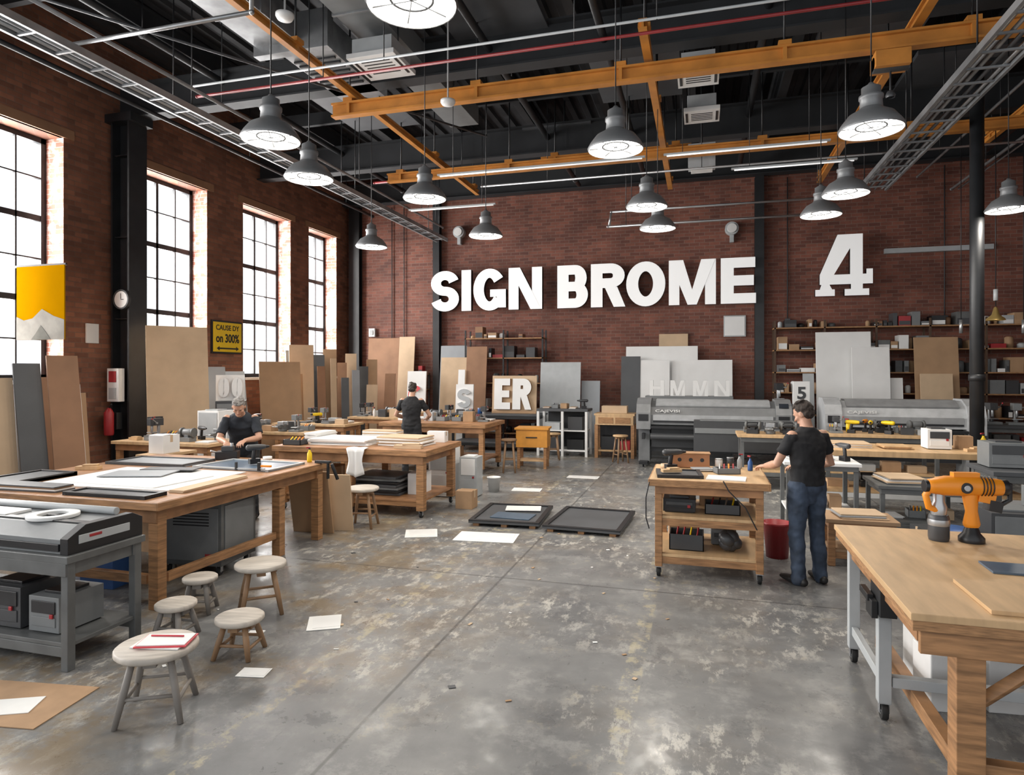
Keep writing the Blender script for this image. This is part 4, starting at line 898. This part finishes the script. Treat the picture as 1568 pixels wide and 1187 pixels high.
printer('wide_format_printer',2.3,5.0,14.3,1.52,M('printer_light_grey',(.42,.43,.44),.4),M('printer_lid_grey',(.27,.275,.28),.4),M('printer_light_grey',(.4,.4,.4)))
b = B(); A = Matrix.Translation((-.15,13.45,0))@TX
b.prism([(-.3,.5),(.3,.5),(.3,1.0),(.2,1.08),(-.15,1.08),(-.3,.95)],1.95,dgrey,A); b.box((.82,13.14,.9),(1.9,.02,.1),mgrey); b.box((.82,13.45,1.085),(1.7,.3,.02),mgrey)
for x in (0,1.65): b.bx(x-.07,x+.07,13.3,13.6,.0,.5,dgrey); b.bx(x-.09,x+.09,13.05,13.85,0,.06,blackp)
b.done('roll_laminator')
b = B(); b.bx(1.6,2.3,15.7,16.3,0,1.3,dgrey); b.bx(1.65,2.25,15.69,15.7,.1,1.2,mgrey); b.done('steel_storage_cabinet')
machine(1.69,16.0,1.301,.1,.95,blackp,black)
b = B(); b.bx(0,.34,0,.2,0,.52,foam); b.text('5',.18,.28,.01,dgrey,EM(.08,0,.12),offset=.03); b.done('number_box',(1.97,15.8,1.301),bevel=.004)

# ------------------------------------------------------------------ RIGHT SIDE
bench('long_workbench',1.5,4.3,10.0,11.1,.95,ply,white,.08,.07,.1,.35,.0)
sheets(1.95,10.6,.951,.7,.5,4,.05,(foam,mdf2),.015); cabinet_box(3.2,10.6,.951,.3,.3,.28,foam,dgrey,name='label_printer')
scatter(3.45,4.2,10.1,10.9,.951,3,2,'kbow',1.); sheets(2.65,10.5,.951,.35,.4,3,0,(ply,),.015); scatter(1.7,4.1,10.2,10.9,.381,6,1,'bkbsg',1.)
bench('side_workbench',.98,1.85,8.7,9.45,.93,foam,steel,.04,.05,.03,.3,.06); sheets(1.3,9.1,.931,.5,.4,5,.1,(foam,greyb),.012); drill(1.7,9.0,.931,2,dgrey); scatter(1.1,1.7,8.85,9.3,.331,3,1,'bks',1.)
bench('low_workbench',2.0,3.0,8.6,9.4,.7,steel,steel,.04,.05,.03,.25,.06); sheets(2.3,9.0,.701,.4,.5,5,.1,(greyb,mdf2,foam),.014); wblock(2.75,8.9,.701,.3,.14,.06,.4); scatter(2.1,2.9,8.7,9.3,.281,3,1,'bks',1.)
bench('timber_sawhorse',1.25,1.95,7.5,8.0,.5,mdf,wood,.04,.07,.03,.15,.08); sheets(1.6,7.75,.501,.45,.35,3,.1,(mdf2,greyb),.014)
bench('long_workbench',2.0,3.8,12.2,13.0,.98,ply,steel,.05,.06,.05,.3,.08); scatter(2.1,3.7,12.3,12.9,.981,6,2,'mkbdogm',1.); scatter(2.1,3.7,12.3,12.9,.331,4,1,'bkb',1.)
bench('side_workbench',.6,1.7,12.0,12.8,.95,ply,steel,.05,.06,.05,.3,.08); scatter(.7,1.6,12.1,12.7,.951,3,2,'kbogv',1.)
bench('side_workbench',3.2,4.4,8.7,9.5,.9,dgreyb,steel,.05,.06,.04,.3,.08); cabinet_box(3.5,9.2,.901,.45,.35,.3,mgrey,dgrey); scatter(3.8,4.35,8.75,9.4,.901,2,2,'bko'); scatter(3.3,4.3,8.8,9.3,.331,4,1,'bksc',1.)
cabinet_box(2.9,7.5,0,.5,.5,.7,dgrey,mgrey,name='steel_tool_cabinet'); cabinet_box(3.5,7.9,0,.5,.5,.85,mgrey,dgrey,name='steel_tool_cabinet'); cardboard_box(2.45,8.1,0,.4,.35,.35,.1,dgrey)
bench('long_workbench',4.7,7.4,10.6,11.6,.98,dgreyb,steel,.05,.06,.05,.3,.08); scatter(4.8,7.3,10.7,11.5,.981,6,2,'mkbosmbg',1.)
bench('long_workbench',5.2,8.2,14.6,15.5,1.0,dgreyb,steel,.05,.06,.05,.3,.08); scatter(5.3,8.1,14.7,15.4,1.001,7,1,'mkbosmb',1.)

bench('rolling_work_cart',-.5,.62,6.62,7.7,.98,ply,wood,.05,.07,.05,.2,.1,cast=True,shelfm=ply,edge=plyedge,midshelf=.58)
T=.981
b = B(); b.box((0,0,.08),(.4,.16,.15),M('box_brown',(.36,.16,.07),.6))
for x in (-.12,0,.12): b.cyl((x,-.082,.09),(x,-.078,.09),.022,black)
b.box((0,0,.16),(.42,.18,.012),plyedge); b.done('wooden_tool_box',(-.12,7.55,T),.05)
flat(-.45,.0,6.72,7.15,T,.02,dgreyb,.1,frame=blackp); flat(.05,.42,6.7,6.95,T,.012,foam,-.1); sheets(.02,7.32,T,.2,.16,3,.3,(greyb,foam),.01); drill(-.3,7.3,T,.5,dgrey); can(.18,7.55,T,.04,.1,white); tape(-.38,7.4,T); wblock(-.3,6.9,T+.034,.2,.08,.03,.4); bottle(.5,7.45,T,blue,.7)
tray(.25,7.2,T,.24,.16,.06,mgrey,.3); can(.3,7.55,T,.035,.12,dgrey); bottle(.4,7.6,T,lgrey,.7)
tray(-.15,7.0,.231,.34,.3,.16,dgrey); cardboard_box(-.2,7.4,.231,.3,.25,.22,.1); cabinet_box(.22,7.3,.231,.25,.3,.16,mgrey,dgrey); 
b = B()
for k in range(9): b.ell((R.uniform(-.06,.06),R.uniform(-.05,.05),.07+R.uniform(0,.09)),(.08,.07,.065),dgrey,(R.random(),R.random(),0),10)
b.done('crumpled_dust_sheet',(.28,6.93,.235),bevel=0)
cabinet_box(-.22,7.0,.611,.32,.3,.14,blackp,dgrey); tray(.2,7.0,.611,.34,.28,.1,dgrey); cardboard_box(.15,7.4,.611,.35,.2,.18); sheets(-.22,7.4,.611,.3,.25,6,.1,(foam,greyb),.012,j=.01)
b = B(); pts = [V((-.5,6.59,.95)),V((-.53,6.57,.8)),V((-.53,6.58,.6)),V((-.5,6.57,.5))]; b.loft(pts,[.006]*4,black,seg=8); b.loft([V((.2,6.59,.99)),V((.25,6.57,.9)),V((.4,6.57,.75)),V((.5,6.57,.55))],[.006]*4,black,seg=8); b.done('power_cable',bevel=0)
b = B(); b.lathe([(0,.01),(.11,.01),(.115,0),(.145,.36),(.155,.36),(.155,.385),(.135,.385),(.11,.03),(0,.03)],(0,0,0),red,28); b.lathe([(.0,.3),(.125,.3)],(0,0,0),dgrey,20); b.done('red_bucket',(.8,7.75,0),bevel=0)
b = B(); b.lathe([(0,0),(.2,0),(.21,.02),(.21,.5),(.19,.52),(0,.52)],(0,0,0),blue,24); b.lathe([(.212,.2),(.22,.21),(.212,.22)],(0,0,0),blue,24); b.done('blue_drum',(2.35,7.3,.0),bevel=0)

for x,y,w,d,m,rz in ((-2.53,8.75,.95,1.15,dgreyb,.06),(-1.43,8.72,1.0,1.25,dgreyb,-.05)):
    b = B()
    for k in (-.4,0,.4): b.box((k*w,0,.02),(.08,d*.95,.04),wood)
    b.box((0,0,.055),(w,d,.03),m)
    for s in (-1,1): b.box((s*(w/2-.03),0,.075),(.06,d+.002,.021),blackp); b.box((0,s*(d/2-.03),.075),(w,.06,.02),blackp)
    if x < -2: b.box((.1,.25,.09),(.5,.3,.012),foam,(0,0,.15)); b.box((.05,-.2,.078),(.55,.35,.012),bluegrey,(0,0,-.1))
    b.done('framed_panel_on_pallet',(x,y,0),rz,bevel=.002)
for x,y,w,d,rz in ((-2.95,4.68,.26,.3,.5),(-2.92,3.77,.2,.13,.2),(-2.55,7.65,.75,.45,.1),(-3.4,7.6,.4,.4,.4),(-3.35,4.35,.12,.08,.3),(-2.9,10.9,.5,.3,.1),(-2.2,12.5,.6,.3,0.)):
    b = B(); b.box((0,0,.003),(w,d,.004),paper); b.box((w*.05,d*.03,.0062),(w*.8,d*.8,.002),foam,(0,0,.05)); b.done('paper_sheet',(x,y,.001),rz,bevel=0)
b = B()
for k in range(45):
    x = R.uniform(-4.0,-.2); y = R.uniform(3.4,11)
    b.box((x,y,.003),(R.uniform(.015,.05),R.uniform(.01,.04),.003),R.choice([paper,foam,mdf2,card,dgreyb]),(0,0,R.uniform(0,3)))
b.done('floor_offcut_scraps',(0,0,.001),bevel=0)

# ------------------------------------------------------------------ right foreground bench
b = B()
X0,X1,Y0,Y1,H = .93,3.3,3.42,5.25,.93
b.bx(X0,X1,Y0,Y1,H-.035,H,ply); b.bx(X0+.01,X1-.01,Y0+.01,Y1-.01,H-.085,H-.036,plyedge)
b.bx(X0+.05,X1-.05,Y0+.04,Y0+.075,H-.2,H-.086,wood); b.bx(X0+.08,X0+.12,Y0+.2,Y1-.1,H-.2,H-.086,woodh)
for x,y in ((1.2,3.56),(3.1,3.56),(3.1,5.1)): b.bx(x-.06,x+.06,y-.06,y+.06,0,H-.087,wood)
b.bx(1.265,3.03,3.53,3.6,.12,.22,wood); b.bx(1.165,1.235,3.625,5.1,.12,.2,wood)
b.loft([(1.27,3.57,.5),(1.62,3.57,.8)],[.035,.035],wood,seg=4); b.loft([(3.03,3.57,.5),(2.7,3.57,.8)],[.035,.035],wood,seg=4)
for x,y in ((1.03,4.31),(1.03,5.1)):
    b.bx(x-.035,x+.035,y-.035,y+.035,.1,H-.088,lgrey); caster(b,x,y,.11,.05)
b.bx(1.01,1.05,4.35,5.06,.2,.26,lgrey); b.bx(1.07,3.03,4.28,4.34,.2,.26,lgrey); b.bx(.985,1.075,4.2,4.42,H-.3,H-.09,black); b.bx(.95,.984,4.24,4.38,H-.32,H-.22,black)
b.bx(.94,.975,4.3,4.5,H-.24,H-.2,black); b.bx(1.0,1.06,4.28,4.36,H-.42,H-.3,red)
b.done('timber_workbench',bevel=.006)
flat(1.28,2.9,3.5,3.98,H+.001,.02,ply,.0,'plywood_sheet'); flat(1.55,2.2,4.2,4.42,H+.001,.012,bluegrey,-.03,'dark_sheet')
flat(2.1,3.1,4.5,5.1,H+.001,.03,ply,.05,'plywood_sheet')
b = B()
b.loft([(-.2,0,.36),(-.12,0,.365),(.05,0,.365),(.2,0,.36)],[.05,.066,.066,.055],orangep,(0,1,0),20)
b.cyl((.2,0,.36),(.25,0,.36),.052,blackp,seg=20); b.cyl((-.25,0,.36),(-.2,0,.36),.04,blackp,seg=20)
for k in range(4): b.lathe([(.067,0),(.07,.004),(.067,.008)],(.08+k*.02,0,.365),blackp,20,(0,math.radians(90),0))
b.cyl((-.02,-.07,.36),(-.02,-.055,.36),.035,blackp,seg=20); b.cyl((-.02,-.075,.36),(-.02,-.07,.36),.02,alu,seg=16)
b.loft([(.03,0,.32),(.04,0,.2),(.04,0,.12)],[(.04,.05),(.03,.036),(.045,.05)],orangep,(0,1,0)); b.lathe([(0,0),(.075,0),(.075,.03),(.05,.06),(.03,.12),(0,.12)],(.04,0,0),blackp,24)
b.lathe([(0,0),(.058,0),(.062,.02),(.062,.15),(.055,.17),(.0,.17)],(-.15,.02,0),dgrey,24); b.lathe([(.045,.17),(.05,.22),(.035,.26),(.035,.32)],(-.15,.02,0),alu,20)
b.lathe([(.063,.1),(.066,.12),(.063,.14)],(-.15,.02,0),alu,24)
b.loft([(-.2,0,.36),(-.24,0,.3),(-.22,0,.22),(-.16,0,.2)],[.022]*4,orangep,(0,1,0),10); b.box((.12,0,.29),(.1,.07,.06),orangep,(0,.2,0)); b.box((.17,0,.24),(.08,.08,.07),blackp,(0,.2,0))
b.box((0,0,.44),(.16,.05,.03),orangep); b.loft([(.2,0,.4),(.27,0,.38),(.27,0,.28),(.22,0,.25)],[.016]*4,blackp,(0,1,0),10)
b.done('orange_power_router',(1.66,4.95,H+.001),.15,bevel=.002)
for x,y in ((1.42,4.62),(1.45,4.95),(1.75,4.7),(1.8,5.0)):
    b = B(); b.bx(-.11,.11,-.13,.13,.0,.34,white); b.loft([(0,0,.34),(0,0,.39)],[(.1,.11),(.05,.05)],white,seg=16,round_ends=False); b.cyl((0,0,.39),(0,0,.43),.035,white); b.loft([(-.07,0,.36),(-.07,0,.44),(.02,0,.45),(.05,0,.4)],[.014]*4,white,(0,1,0),8); b.done('white_jerrycan',(x,y,0),.1,bevel=.02)
cabinet_box(2.35,4.9,H+.033,.3,.2,.14,foam,lgrey,name='parts_box')
b = B(); b.box((0,0,.05),(.26,.2,.1),blackp); b.box((0,.02,.13),(.14,.12,.06),dgrey); b.cyl((.05,0,.1),(.05,0,.2),.02,alu); b.cyl((-.1,-.05,.08),(-.18,-.1,.12),.012,alu); b.done('engraving_tool',(-5.75,6.92,.942),.5)

# ------------------------------------------------------------------ light
w = bpy.data.worlds.new('world'); scene.world = w; w.use_nodes = True
bg = w.node_tree.nodes['Background']; bg.inputs[0].default_value = (.94,.97,1,1); bg.inputs[1].default_value = 1.2
for k, (a, c) in enumerate(WIN):
    L = bpy.data.lights.new('window_daylight', 'AREA'); L.shape = 'RECTANGLE'; L.size = (Z1-Z0); L.size_y = c-a; L.energy = 680*(c-a)/1.9; L.color = (1,.985,.96)
    o = bpy.data.objects.new('window_daylight', L); coll.objects.link(o); o.location = (-11.25,(a+c)/2,(Z0+Z1)/2); o.rotation_euler = (0, math.radians(-90), 0)
scene.view_settings.view_transform = 'Standard'; scene.view_settings.look = 'None'; scene.view_settings.exposure = 0.0
